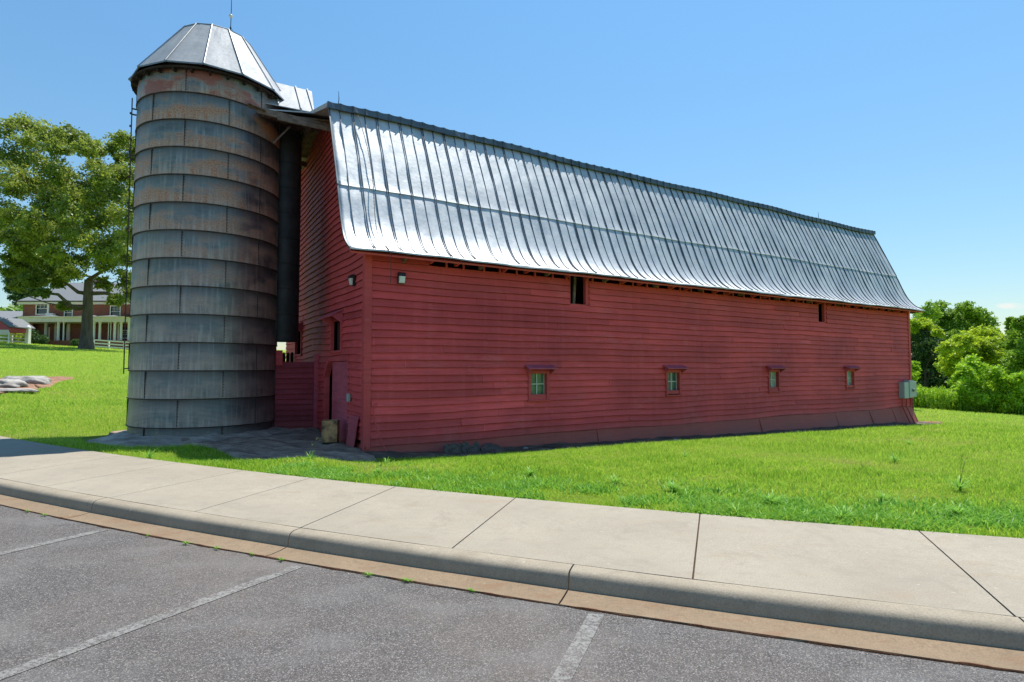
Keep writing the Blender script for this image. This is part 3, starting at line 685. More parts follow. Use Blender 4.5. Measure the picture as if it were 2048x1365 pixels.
def slope(mirror,name):
    V=[];F=[]; m=len(py); 
    for x in xs:
        for j in range(m):
            dent=.010*float(vnoise(x*2.1,tt[j]*1.6,1))+ (.022*float(vnoise(x*5,tt[j]*2.4,4))*max(0,1-(x+.5)/1.2))
            sag=.02*math.sin(x*.55)+.012*math.sin(x*1.7)
            k=((.016+.010*abs(math.sin(x*1.9))) if j==iseam else (.012 if j>iseam else 0))+dent
            y=py[j]+ny[j]*k; z=pzz[j]+nz[j]*k+ (sag if j>m-6 else sag*.5)
            if j==0: z+=.006*math.sin(x*11)
            V.append((x,WB-y if mirror else y,z))
    n=len(xs)
    for i in range(n-1):
        for j in range(m-1): F.append((i*m+j,(i+1)*m+j,(i+1)*m+j+1,i*m+j+1) if not mirror else (i*m+j,i*m+j+1,(i+1)*m+j+1,(i+1)*m+j))
    mb=MB(); mb.V=V; mb.F=F
    return mb
def rib(mb,x,wd,h,mirror,j0=0,lean=0.0):
    V=[];F=[]; m=len(py)
    for j in range(j0,m):
        k=.016 if j>=iseam else .004; x1=x+lean*math.sin(j*.35)
        for (dx,kk) in ((-wd/2,k-.02),(-wd/2,k+h),(wd/2,k+h),(wd/2,k-.02)):
            y=py[j]+ny[j]*kk; sag=.02*math.sin(x*.55)+.012*math.sin(x*1.7)
            V.append((x1+dx,WB-y if mirror else y,pzz[j]+nz[j]*kk+(sag if j>m-6 else sag*.5)))
    n=m-j0
    for j in range(n-1):
        for c in range(3): F.append((j*4+c,j*4+c+1,(j+1)*4+c+1,(j+1)*4+c))
    F+=[(0,1,2,3),(n*4-1,n*4-2,n*4-3,n*4-4)]; fb=len(mb.F); mb.add(V,F)
    for q in range(len(F)): mb.slot[fb+q]=1
roofs=[]
for mirror in (False,True):
    mb=slope(mirror,'roof'); x=-.22; k=0
    while x<XR1-.1:
        if mirror and k%3: x+=.285; k+=1; continue
        if k%2: rib(mb,x-.020,.009,.013,mirror,1,.004); rib(mb,x+.020,.009,.013,mirror,1,.004)
        else: rib(mb,x,.012,.011,mirror,1,.006)
        x+=.285+rs.uniform(-.006,.006); k+=1
    rib(mb,XR0+.012,.03,.02,mirror); rib(mb,XR1-.012,.03,.02,mirror)
    # eave drip lip
    V=[];F=[]
    for i,x in enumerate(xs):
        z=3.972+.012*math.sin(x*1.3)+.006*math.sin(x*5); s=lambda y:(WB-y if mirror else y)
        V+=[(x,s(-.40),z+.018),(x,s(-.455),z+.0),(x,s(-.457),z-.028),(x,s(-.445),z-.03)]
    for i in range(len(xs)-1):
        for c in range(3): F.append((i*4+c,i*4+c+1,(i+1)*4+c+1,(i+1)*4+c))
    mb.add(V,F)
    o=mb.build('roof_slope',ROOFM,barn,smooth=True,fix=False,mat2=RIBM)
    try: o.data.set_sharp_from_angle(angle=rad(35))
    except Exception: pass
    md=o.modifiers.new('t','SOLIDIFY'); md.thickness=.004; md.offset=-1
    # boards under the metal
    mb=MB(); V=[];F=[]; s=lambda y:(WB-y if mirror else y); m=len(py)
    for x in (XR0+.05,XR1-.05):
        for j in range(m):
            V+=[(x,s(py[j]-ny[j]*.05),pzz[j]-nz[j]*.05-.02),(x,s(py[j]-ny[j]*.085),pzz[j]-nz[j]*.085-.02)]
    q=2*m
    for j in range(m-1):
        a=j*2; F+=[(a,a+2,a+2+q,a+q),(a+1,a+1+q,a+3+q,a+3),(a,a+1,a+3,a+2),(a+q,a+2+q,a+3+q,a+1+q)]
    F+=[(0,q,q+1,1),(2*m-2,2*m-1,q+2*m-1,q+2*m-2)]
    mb.add(V,F); mb.build('roof_boards',REDT,barn)
# shallow upper roof with its turned-down edge flashing
mb=MB(); TOPZ=7.55+(WB/2-1.5)*.277
U=[(1.44,7.575),(1.46,7.60),(WB/2,TOPZ+.05),(WB-1.46,7.60),(WB-1.44,7.575)]
D=[(1.5,7.50),(WB/2,TOPZ-.03),(WB-1.5,7.50)]
V=[];F=[]; xr=np.linspace(XR0-.02,XR1+.02,80)
for x in xr:
    sg=.02*math.sin(x*.55)+.012*math.sin(x*1.7)
    V+=[(x,y,z+sg) for y,z in U+D[::-1]]
for i in range(79):
    for c in range(8): F.append((i*8+c,i*8+(c+1)%8,(i+1)*8+(c+1)%8,(i+1)*8+c))
F+=[tuple(range(8))[::-1],tuple(79*8+c for c in range(8))]; mb.add(V,F)
x=-.2
while x<XR1: mb.bar((x,1.44,7.60),(x,WB/2,TOPZ+.05),.02,.02); mb.bar((x,WB-1.44,7.60),(x,WB/2,TOPZ+.05),.03,.05); x+=.57
top=mb.build('upper_roof',ROOFM,barn)
mb=MB(); x=XR0-.02; k=0
while x<XR1:
    x2=min(x+.283,XR1+.02); sg=lambda q:.02*math.sin(q*.55)+.012*math.sin(q*1.7); big=1.0 if x<9 else .55
    n=5; V=[];F=[]
    for i in range(n+1):
        q=i/n; xx=x+(x2-x)*q; dip=.022*math.sin(math.pi*q)*big; bl=.025*math.sin(math.pi*q+.6*k)*big
        V+=[(xx,1.50,7.625+sg(xx)-dip*.6),(xx,1.385-.01*q,7.60+sg(xx)-dip),(xx,1.362-bl*.4,7.44+sg(xx)-.012*math.sin(k*2.1)),(xx,1.38-bl*.4,7.435+sg(xx))]
    for i in range(n):
        for c in range(3): F.append((i*4+c,i*4+c+1,(i+1)*4+c+1,(i+1)*4+c))
    mb.add(V,F)
    mb.box(x2-.012,x2+.012 if k%2 else x2+.002,1.356,1.42,7.45+sg(x2),7.585+sg(x2))
    x=x2; k+=1
fl=mb.build('edge_flashing',RIBM,top,fix=False)
md=fl.modifiers.new('t','SOLIDIFY'); md.thickness=.003
# hay hood reaching from the gable peak over the chute to the silo
mb=MB(); zt0=lambda y:7.55+(min(y,WB-y)-1.5)*.277
def slab(P,t):
    V=[Vector(p) for p in P]; mb.add(V+[v-Vector((0,0,t)) for v in V],[(0,1,2,3),(7,6,5,4),(0,4,5,1),(1,5,6,2),(2,6,7,3),(3,7,4,0)])
y0,y1=3.0,5.8
slab([(-.46,2.92,7.93),(-1.62,3.06,7.80),(-1.7,4.4,8.0),(-.46,4.4,8.33)],.03); slab([(-.46,4.4,8.33),(-1.7,4.4,8.0),(-1.6,5.75,7.75),(-.46,5.87,7.92)],.03)
hood=mb.build('hay_hood',ROOFM,barn)
mb=MB(); slab([(-.02,2.98,7.86),(-1.56,3.12,7.74),(-1.64,4.4,7.93),(-.02,4.4,8.25)],.05); slab([(-.02,4.4,8.25),(-1.64,4.4,7.93),(-1.54,5.7,7.69),(-.02,5.82,7.84)],.05)
mb.bar((-.02,2.9,7.62),(-1.75,3.02,7.72),.05,.15); mb.bar((-.1,2.72,7.50),(-1.3,2.94,7.60),.04,.10)
mb.bar((-.02,5.9,7.62),(-1.6,5.8,7.66),.05,.15); mb.bar((-.02,4.4,8.1),(-1.6,4.4,7.85),.06,.15)
mb.bar((-1.55,2.98,7.70),(-1.95,3.02,7.80),.2,.02)
mb.build('hood_boards',OLDWOOD,hood)
mb=MB(); mb.bar((-.95,3.3,7.6),(-1.35,3.15,7.05),.035,.035); mb.build('brace',OLDWOOD,hood)
# rafter ends showing under the far rake of the gable
z=7.3
while z>4.2:
    y=WB-prof_y(z); mb=MB(); mb.box(-.43,-.03,y-.14,y-.07,z-.07,z+.0); z-=.36; mb.build('lookout',REDT,barn)
for f in (lambda z:prof_y(z)+.17,lambda z:WB-prof_y(z)-.17):
    mb=MB(); Z_=np.linspace(4.55,7.2,9)
    for (za,zb) in zip(Z_[:-1],Z_[1:]): mb.bar((-.05,f(za),za-.01),(-.05,f(zb),zb+.01),.13,.04,(1,0,0))
    mb.build('rake_trim',REDT,barn)

# ------------------------------------------------------------------ silo
silo=thing('silo','tall round riveted steel silo streaked with rust, against the end of the red barn','silo',(SILC[0],SILC[1],0),0)
R=1.6; AZ=math.atan2(-SILC[1],-SILC[0])      # direction from the silo to the camera
DZ=.6285; Z0=.316
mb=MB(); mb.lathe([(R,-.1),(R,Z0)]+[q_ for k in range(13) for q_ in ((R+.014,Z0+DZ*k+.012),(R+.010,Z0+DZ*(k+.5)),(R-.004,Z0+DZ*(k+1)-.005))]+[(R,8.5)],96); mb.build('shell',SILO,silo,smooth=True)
for k in range(14):
    zz=Z0+DZ*k; mb=MB()
    rr=.032 if k<2 else .022
    mb.lathe([(R-.005,zz-.012),(R+rr,zz-.009),(R+rr+.003,zz+.008),(R+.008,zz+.012),(R-.005,zz+.013)],96)
    mb.build('hoop',RUSTY,silo,smooth=True)
mb=MB()
for k in range(-1,13):
    za=Z0+DZ*k+.02; zb=za+DZ-.04
    if k==-1: za=.0
    off=-20 if (12-k)%2==0 else 12
    for q in range(6):
        a=AZ+rad(off+60*q); c,s=math.cos(a),math.sin(a)
        M=Matrix(((c,-s,0,0),(s,c,0,0),(0,0,1,0),(0,0,0,1)))
        mb.box(R-.004,R+.022,-.005,.003,za,zb,M)
        for b in range(9):
            zc=za+(zb-za)*(b+.5)/9; mb.box(R-.004,R+.018,.010,.022,zc-.009,zc+.009,M)
mb.build('vertical_seam',RUSTY,silo)
# roof: 14-sided steep frustum and low cap
NS=14; r1,z1,r2,z2=1.80,8.42,.80,9.93; ph=AZ-rad(8)
rp=[]
mb=MB()
def ringpt(r,z,k,d=0): a=ph+2*math.pi*k/NS; return Vector((.06+r*math.cos(a),r*math.sin(a),z-.05*math.cos(a-AZ-2.2)*(r>1.2)))
for k in range(NS):
    a,b,c,d=ringpt(r1,z1,k),ringpt(r1,z1,k+1),ringpt(r2,z2,k+1),ringpt(r2,z2,k)
    n=6; V=[];F=[]
    for i in range(n+1):
        for j in range(n+1):
            u_,v_=i/n,j/n; p=a.lerp(b,u_).lerp(d.lerp(c,u_),v_); nr=Vector((p.x,p.y,.9)).normalized()
            p=p+nr*(.012*float(vnoise(k*3+u_*3,v_*4,k))*math.sin(math.pi*u_)); V.append(p)
    for i in range(n):
        for j in range(n): F.append((i*(n+1)+j,(i+1)*(n+1)+j,(i+1)*(n+1)+j+1,i*(n+1)+j+1))
    mb.add(V,F); mb.add([d,c,Vector((.06,0,10.16))],[(0,1,2)])
sr=mb.build('roof',CAPM,silo,fix=False)
md=sr.modifiers.new('t','SOLIDIFY'); md.thickness=.012; md.offset=-1
mb=MB()
for k in range(NS):
    a,d=ringpt(r1+.02,z1,k),ringpt(r2,z2,k); rdir=Vector((a.x,a.y,.0)).normalized()
    mb.tube([a+rdir*.006,d+rdir*.012+Vector((0,0,.006))],.013,6)
    c=ringpt(r2,z2+.0,k+1); mb.tube([d+Vector((0,0,.008)),c+Vector((0,0,.008))],.010,5); mb.bar(a-Vector((0,0,.03)),a+Vector((0,0,.01)),.03,.03)
    b=ringpt(r1+.01,z1-.012,k+1); mb.bar(ringpt(r1+.01,z1-.012,k),b,.012,.035)
mb.build('roof_seam',m_plain('dull_galvanised',(.22,.24,.26),.5,.6,.2,8),sr)
mb=MB(); mb.lathe([(R-.01,8.38),(1.74,8.36),(1.74,8.40),(R-.01,8.44)],48); 
for k in range(NS*2):
    a=2*math.pi*k/(NS*2); c,s=math.cos(a),math.sin(a); mb.box(R,1.72,-.02,.02,8.30,8.37,Matrix(((c,-s,0,0),(s,c,0,0),(0,0,1,0),(0,0,0,1))))
mb.build('eave_boards',DARKWOOD,sr)
# dormer over the filling hatch, pointing at the barn
dm=MB(); G=barn.matrix_basis if False else None
def S(x,y,z):      # barn-local point to silo-local
    X,Y=toworld(x,y); return Vector((X-SILC[0],Y-SILC[1],z))
def slabS(m_,P,t=.02):
    V=[S(*p) for p in P]; m_.add(V+[v-Vector((0,0,t)) for v in V],[(0,1,2,3),(7,6,5,4),(0,4,5,1),(1,5,6,2),(2,6,7,3),(3,7,4,0)])
slabS(dm,[(-.34,3.45,8.16),(-1.75,3.45,8.12),(-1.75,4.3,9.10),(-.24,4.3,9.10)]); slabS(dm,[(-.24,4.32,9.10),(-1.75,4.32,9.10),(-1.75,5.2,8.12),(-.34,5.2,8.16)])
for q in (-.36,-.66,-1.2):
    V=[S(q,3.44,8.17),S(q,4.3,9.13)]; dm.bar(V[0],V[1],.03,.03)
do=dm.build('dormer',CAPM,silo)
dm=MB(); slabS(dm,[(-.40,3.6,8.05),(-.42,3.6,8.05),(-.42,5.05,8.05),(-.40,5.05,8.05)],.3); dm.add([S(-.4,3.5,8.15),S(-.4,5.1,8.15),S(-.4,4.3,9.05)],[(0,1,2)])
dm.build('dormer_front',OLDWOOD,do)
# chute
mb=MB(); cxl,cyl=toworld(-.83,4.45); cxl-=SILC[0]; cyl-=SILC[1]
mb.lathe([(.38,2.32),(.38,7.85)],28,(cxl,cyl,0)); mb.lathe([(.0,2.5),(.36,2.5)],28,(cxl,cyl,0))
for k in range(9): mb.lathe([(.38,2.34+.66*k),(.393,2.345+.66*k),(.393,2.365+.66*k),(.38,2.37+.66*k)],28,(cxl,cyl,0))
mb.build('chute',CHUTE,silo,smooth=True)
# ladder on the outer side
al=AZ-rad(84); mb=MB(); c,s=math.cos(al),math.sin(al)
M=Matrix(((c,-s,0,0),(s,c,0,0),(0,0,1,0),(0,0,0,1)))
for yy in (-.19,.17): 
    mb.box(R+.085,R+.11,yy-.014,yy+.014,1.50,7.95,M)
for k in range(20):
    zz=1.66+k*.325; mb.box(R+.09,R+.105,-.176,.156,zz-.01,zz+.01,M)
for zz in (1.62,2.85,4.1,5.35,6.6,7.7):
    for yy in (-.19,.17): mb.box(R+.0,R+.085,yy-.02,yy+.02,zz-.012,zz+.012,M)
for k in range(10):
    zz=4.9+k*.31; mb.box(R+.111,R+.14,-.19,-.175,zz,zz+.05,M)
mb.build('ladder',RUSTY,silo)
# concrete apron round the foot
mb=MB(); n=64; V=[];F=[]
rl=[1.55,1.72,2.05,2.35,2.5]; zl=[.15,.13,.05,-.03,-.18]
for i in range(n):
    a=2*math.pi*i/n
    for j,(r,z) in enumerate(zip(rl,zl)):
        ext=1+ (.10*math.sin(a*3+1)+.05*math.sin(a*7)+.22*max(0,math.cos(a-AZ+.35)))*(j/4)
        V.append((r*ext*math.cos(a),r*ext*math.sin(a),z+.018*math.sin(a*11+j)+.012*math.sin(a*23+j*2)))
for i in range(n):
    for j in range(4): F.append((i*5+j,((i+1)%n)*5+j,((i+1)%n)*5+j+1,i*5+j+1))
mb.add(V,F); mb.build('apron',APRON,silo,smooth=True)

# lightning rods
def lrod(label,loc,h,ball=None,feet=True):
    t=thing('lightning_rod',label,'lightning rod',loc,0,'lightning rods on the farm roofs')
    mb=MB(); mb.tube([(0,0,0),(.01,0,h*.5),(0,0,h)],[.010,.009,.004],6)
    if feet:
        for a in (.3,2.4,4.5): mb.tube([(.10*math.cos(a),.10*math.sin(a),-.02),(0,0,.22)],.007,5)
    mb.build('rod',m_plain('dark_blue_iron',(.03,.045,.06),.5,.5,.2,5),t)
    if ball:
        mb=MB(); mb.lathe([(.0001,-ball),(ball*.6,-ball*.8),(ball*.95,-.25*ball),(ball,.1*ball),(ball*.8,.6*ball),(ball*.4,.92*ball),(.0001,ball)],16,(0,0,h*.36)); mb.build('ball',m_plain('white_glass_ball',(.62,.62,.55),.2,0,.05,4),t,smooth=True)
lrod('thin dark rod with a white glass ball on top of the silo roof',(SILC[0]+.45,SILC[1]-.1,10.07),1.35,.05)
X,Y=toworld(-.22,1.55); lrod('short dark spike at the near end of the barn roof, beside the chain',(X,Y,7.60),.34,None,False)
X,Y=toworld(18.9,1.55); lrod('tiny dark spike near the far end of the barn roof',(X,Y,7.58),.34,None,False)

# chain hanging over the roof
ch=MB(); pts=[]
for i in range(len(py)-1,-1,-1):
    q=1-i/(len(py)-1); xx=.14+.20*q+.09*math.sin(q*5); pts.append((xx,py[i]+ny[i]*.075,pzz[i]+nz[i]*.075))
pts+=[(.36,-.46,3.9),(.355,-.45,3.72),(.36,-.44,3.5),(.352,-.44,3.3)]
fine=[]
for a,b in zip(pts[:-1],pts[1:]):
    d=math.dist(a,b); k=max(1,int(d/.035))
    for i in range(k): fine.append(tuple(a[c]+(b[c]-a[c])*i/k for c in range(3)))
for i,(a,b) in enumerate(zip(fine[:-1],fine[1:])):
    ch.bar(a,b,.016 if i%2 else .007,.007 if i%2 else .016,(0,-1,.3))
chn=ch.build('chain',RUSTY); chn.location=barn_loc(0,0); chn.rotation_euler=(0,0,TH); tag(chn,'rusty chain draped down the near end of the metal roof, dangling below the eave','chain')

# ------------------------------------------------------------------ small things round the barn
def B(o,x,y,z=0,rz=0): X,Y=toworld(x,y); o.location=(X,Y,z); o.rotation_euler=(0,0,TH+rz); return o
def wall_lamp(label,x,y,z,rz):
    t=thing('wall_lamp',label,'lamp',group='wall lamps near the barn corner'); B(t,x,y,z,rz)
    mb=MB(); mb.prism([(0,-.11),(0,.12),(-.05,.13),(-.12,.10),(-.125,.06),(-.05,.055),(-.05,-.11)],'x',-.075,.075); mb.build('housing',BLACK,t,bevel=.006)
    mb=MB(); mb.prism([(-.051,-.10),(-.051,.05),(-.11,.045),(-.085,-.09)],'x',-.062,.062); mb.build('lens',LENS,t,bevel=.006)
wall_lamp('black wall lamp with pale lens on the long red wall under the eave',.72,-.03,3.50,0)
wall_lamp('black wall lamp with pale lens on the gable end, left of the corner board',-.035,.74,3.50,-math.pi/2)
t=thing('junction_box','small grey junction box on the gable wall between door and corner','junction box'); B(t,-.05,.92,1.0,-math.pi/2)
mb=MB(); mb.box(-.055,.055,-.06,0,-.085,.085); mb.build('box',GREYBOX,t,bevel=.006); mb=MB(); mb.tube([(.045,-.03,.085),(.045,-.03,.55)],.009,6); mb.build('conduit',REDT,t)
t=thing('electrical_cabinet','grey-green electrical boxes with meter at the far end of the long red wall','electrical box'); B(t,22.0,-.03,0)
for (a,b,d,z0,z1) in ((-.52,-.14,.20,.42,1.06),(-.135,.19,.22,.44,1.13),(.195,.53,.18,.46,1.09)):
    mb=MB(); mb.box(a,b,-d,.0,z0,z1); mb.box(a+.02,b-.02,-d-.008,-d,z0+.02,z1-.02); mb.build('cabinet',GREYBOX,t,bevel=.008)
mb=MB(); mb.lathe([(.0001,.05),(.05,.045),(.062,.02),(.065,-.0)],20); me=mb.build('meter',GREYDK,t,smooth=True); me.rotation_euler=(math.pi/2,0,0); me.location=(.14,-.235,.74)
for a in (-.43,-.10):
    mb=MB(); mb.tube([(a,-.08,.44),(a,-.08,.10),(a+.02,-.10,.03),(a+.12,-.36,-.72)],.028,10); mb.build('conduit',REDT,t,smooth=True)
mb=MB(); mb.tube([(.40,-.06,.46),(.40,-.06,.08)],.016,8); mb.build('conduit',REDT,t,smooth=True)
t=thing('conduit_pipe','thin red painted pipe curving out of the long wall near the corner board','pipe'); B(t,0,0,0)
mb=MB(); mb.tube([(.26,-.01,.90),(.22,-.05,.905),(.17,-.07,.87),(.15,-.08,.78),(.165,-.10,.62),(.21,-.13,.42),(.29,-.17,.18),(.37,-.2,-.02),(.44,-.22,-.25)],.012,8); mb.build('pipe',REDT,t,smooth=True)
# crate by the gable door
t=thing('wooden_crate','open pale wooden crate with stained sides on a stone slab by the gable door','crate'); B(t,-.34,1.32,-.02,rad(-24))
mb=MB(); 
for (x0,x1,y0,y1) in ((-.16,.16,-.16,-.135),(-.16,.16,.135,.16),(-.16,-.135,-.134,.134),(.135,.16,-.134,.134)): mb.box(x0,x1,y0,y1,.06,.52)
mb.box(-.134,.134,-.134,.134,.06,.09); 
a=NT('stained_crate_wood'); v=a.co('Object'); c=a.mix(a.ramp(a.noise(v,5,5,.6),[(.42,0.0),(.62,1.0)]),(.52,.31,.14),(.06,.038,.026)); c=a.mix(a.ramp(a.noise(v,3,3),[(.5,0.0),(.7,.6)]),c,(.36,.20,.06)); CR=a.pbr(c,.8)
mb.build('crate_sides',CR,t,bevel=.003)
mb=MB(); mb.box(-.15,.15,-.15,.15,.0,.058); mb.build('base',DARKWOOD,t); mb=MB(); mb.box(-.12,.12,-.12,.12,.40,.44); mb.build('filling',DARKWOOD,t)
t=thing('stone_slab','flat grey stone slab under the wooden crate','stone'); B(t,-.36,1.30,-.06,rad(-12))
mb=MB(); mb.prism([(-.36,-.3),(.05,-.40),(.36,-.28),(.40,.2),(.1,.34),(-.34,.28)],'z',-.06,.035); mb.build('slab',APRON,t,bevel=.01)
# discs against the foundation
def disc(label,x,y,z,tilt,turn,r,notch=True):
    t=thing('harrow_disc',label,'metal disc',group='metal discs leaning on the barn foundation'); B(t,x,y,z,turn)
    n=48; V=[(0,0,.012)];F=[]
    for j,(q,h) in enumerate(((.14,.02),(.5,.016),(.85,.006),(1.0,.0))):
        for i in range(n):
            a=2*math.pi*i/n; rr=r*q
            px_,py2=rr*math.cos(a),rr*math.sin(a)
            if notch==1: py2=min(py2,r*(.52+.10*math.sin(px_/r*9)))
            if notch==2: py2=min(py2,r*(.22+.85*abs(px_/r-.05)))
            V.append((px_,py2,h)); continue
            V.append((rr*math.cos(a),rr*math.sin(a),h))
    for i in range(n): F.append((0,1+i,1+(i+1)%n))
    for j in range(3):
        for i in range(n): F.append((1+j*n+i,1+(j+1)*n+i,1+(j+1)*n+(i+1)%n,1+j*n+(i+1)%n))
    mb=MB(); mb.add(V,F); o=mb.build('disc',m_plain('dark_disc_iron',(.085,.066,.056),.85,.0,.5,14),t,smooth=True); o.rotation_euler=(tilt,0,0)
    md=o.modifiers.new('t','SOLIDIFY'); md.thickness=.008
disc('dark notched metal disc, leftmost of three leaning on the foundation near the barn corner',1.80,-.33,-.09,rad(70),.1,.235,1)
disc('dark notched metal disc standing in the middle of the three by the foundation',2.22,-.35,-.10,rad(68),-.12,.225,2)
disc('smooth dark metal disc lying low, rightmost of the three by the foundation',2.68,-.50,-.16,rad(30),0,.27,0)
for (lb,x,y,s) in (('small pale stone in the dirt strip below the second window',8.05,-.75,.10),('tiny grey stone in the dirt strip right of the metal discs',3.55,-.45,.06)):
    mb=MB(); mb.lathe([(.0001,-.6),(.8,-.5),(1,0),(.7,.5),(.0001,.7)],9); o=mb.build('stone',GRANITE,bevel=0); tag(o,lb,'stone'); B(o,x,y,float(zt(*toworld(x,y)))+.03,.5); o.scale=(s*1.4,s*.9,s)
# board gate between silo and barn, dark pickets behind
t=thing('board_gate','low red boarded gate closing the gap between silo and gable wall','gate'); B(t,0,0,0)
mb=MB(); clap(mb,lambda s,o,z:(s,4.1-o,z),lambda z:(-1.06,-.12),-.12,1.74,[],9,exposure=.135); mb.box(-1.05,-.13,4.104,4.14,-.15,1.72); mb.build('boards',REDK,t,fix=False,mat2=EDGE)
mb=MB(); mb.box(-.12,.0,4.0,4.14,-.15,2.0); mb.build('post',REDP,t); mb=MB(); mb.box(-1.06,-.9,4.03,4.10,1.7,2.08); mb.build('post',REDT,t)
t=thing('picket_panel','dark weathered pickets seen through the gap under the silo chute','fence'); B(t,0,0,0)
xx=-1.12
for k in range(9):
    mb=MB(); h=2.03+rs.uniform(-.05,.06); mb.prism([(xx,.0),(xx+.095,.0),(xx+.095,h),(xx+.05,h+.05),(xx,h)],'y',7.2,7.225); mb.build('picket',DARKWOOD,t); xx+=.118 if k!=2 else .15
for za in (.5,1.65):
    mb=MB(); mb.box(-1.15,-.05,7.226,7.27,za,za+.1); mb.build('rail',DARKWOOD,t)

# bare rock shelf by gable, mulch strip along the wall, clay spot at far corner
def sheet(name,pts_fn,nx,ny,material,label=None,rise=.02,bumps=.02,cat=None):
    V=[];F=[]
    for i in range(nx+1):
        for j in range(ny+1):
            X,Y=pts_fn(i/nx,j/ny); e=min(i,nx-i,j,ny-j); z=float(zt(X,Y))+ (rise+bumps*(.6+float(vnoise(X*2.2,Y*3.1,7)))+.4*bumps*float(vnoise(X*9,Y*8,3)) if e>0 else -.05)
            V.append((X,Y,z))
    for i in range(nx):
        for j in range(ny): a=i*(ny+1)+j; F.append((a,a+ny+1,a+ny+2,a+1))
    mb=MB(); mb.add(V,F); o=mb.build(name,material,smooth=True,fix=False); tag(o,kind='structure'); return o
def rockpt(u_,v_):
    x=-4.6+4.62*u_; lo=float(rock_lo(x))+.08*math.sin(u_*17); y=lo+(6.0-lo)*v_; return toworld(x,y)
sheet('bare_rock_ground',rockpt,70,60,BAREROCK,rise=.025,bumps=.045)
def strippt(u_,v_):
    x=-.1+23.1*u_; wd=.62+.10*math.sin(x*1.3)+.07*math.sin(x*3.7)+.12*u_; fl=.0+.06+.30*u_; return toworld(x,-.02-(fl+wd*.9)*(1-v_) )
sheet('dirt_strip',strippt,460,16,MULCH,rise=.02,bumps=.03)
def claypt(u_,v_): x=22.75+.95*u_; return toworld(x+.1*math.sin(v_*6),-.55+.75*v_+.12*math.sin(u_*5))
sheet('clay_patch',claypt,14,10,CLAY,rise=.02,bumps=.02)
CLP=[ground_hit(*p) for p in [(-60,800),(-20,797),(0,791),(40,784),(75,780),(105,774),(112,768),(125,763),(157,756),(130,752),(95,754),(70,757),(40,758),(0,757),(-60,755)]]
CLC=np.mean(CLP,0); V=[];F=[]; nP=len(CLP)*4
def clay_out(i): a=np.array(CLP[(i//4)%len(CLP)]); b=np.array(CLP[(i//4+1)%len(CLP)]); return a+(b-a)*(i%4)/4+.10*np.array([math.sin(i*2.1),math.sin(i*1.7+1)])
for i in range(nP):
    for j in range(9):
        P_=CLC+(clay_out(i)-CLC)*((j+.01)/8); V.append((P_[0],P_[1],float(zt(*P_))+(.03+.025*float(vnoise(P_[0]*3,P_[1]*3,1)) if j<8 else -.03)))
for i in range(nP):
    for j in range(8): F.append((i*9+j,((i+1)%nP)*9+j,((i+1)%nP)*9+j+1,i*9+j+1))
mb=MB(); mb.add(V,F); tag(mb.build('clay_soil',CLAY,smooth=True,fix=False),kind='structure')
def boulder(label,X,Y,sx,sy,sz,rz,sd):
    bm=bmesh.new(); bmesh.ops.create_icosphere(bm,subdivisions=4,radius=1)
    for v in bm.verts:
        p=v.co; f=1+.14*float(vnoise(p.x*2+sd,p.y*2+p.z*1.5,sd))+.05*float(vnoise(p.x*6,p.y*6+p.z*4,sd+2)); q=p*f; qz=min(q.z,.72+.08*float(vnoise(p.x*2,p.y*3,sd+5))); q=Vector((round(q.x*5)/5*.35+q.x*.65,q.y,round(qz*5)/5*.35+qz*.65)); v.co=Vector((q.x*sx,q.y*sy,max(-.4,q.z)*sz))
    me=bpy.data.meshes.new('boulder'); bm.to_mesh(me); bm.free(); me.materials.append(GRANITE)
    for p in me.polygons: p.use_smooth=True
    o=bpy.data.objects.new('boulder',me); COL.objects.link(o); o.location=(X,Y,float(zt(X,Y))); o.rotation_euler=(0,0,rz); tag(o,label,'rock','granite outcrop on the left lawn')
boulder('domed speckled granite rock on the clay patch of the left lawn',*ground_hit(50,767),.86,.55,.37,.1,1)
boulder('flat pale granite rock at the left picture edge, left of the domed one',*ground_hit(-2,772),.95,.6,.30,-.1,3)
boulder('low slab of granite lying in front of the two larger rocks',*ground_hit(8,783),1.1,.35,.12,.05,5)

# ------------------------------------------------------------------ grass
def in_keepout(X,Y):
    lx,ly=tolocal(X,Y); e=Y-lawn_edge(X)
    k=e<.02+.03*np.sin(X*7)+.02*np.sin(X*17)
    k|=(lx>-.1)&(lx<LB+.25)&(ly>-.80-.08*np.sin(lx*1.3)-.05*np.sin(lx*3.7)-.009*lx)&(ly<WB+.3)
    k|=(lx>-4.5)&(lx<.1)&(ly>rock_lo(lx)+.03)&(ly<5.9)
    k|=np.hypot(X-SILC[0],Y-SILC[1])<2.45
    P_=[ground_hit(*p) for p in [(-60,800),(0,791),(75,780),(105,774),(125,763),(157,756),(130,752),(95,754),(40,758),(-60,755)]] if 'CLQ' not in globals() else CLQ
    globals()['CLQ']=P_; ins=np.zeros(len(X),bool)
    for (xa,ya),(xb,yb) in zip(P_,P_[1:]+P_[:1]):
        c_=((ya>Y)!=(yb>Y)); ins^=c_&(X<(xb-xa)*(Y-ya)/((yb-ya) if yb!=ya else 1e-9)+xa)
    k|=ins
    return k
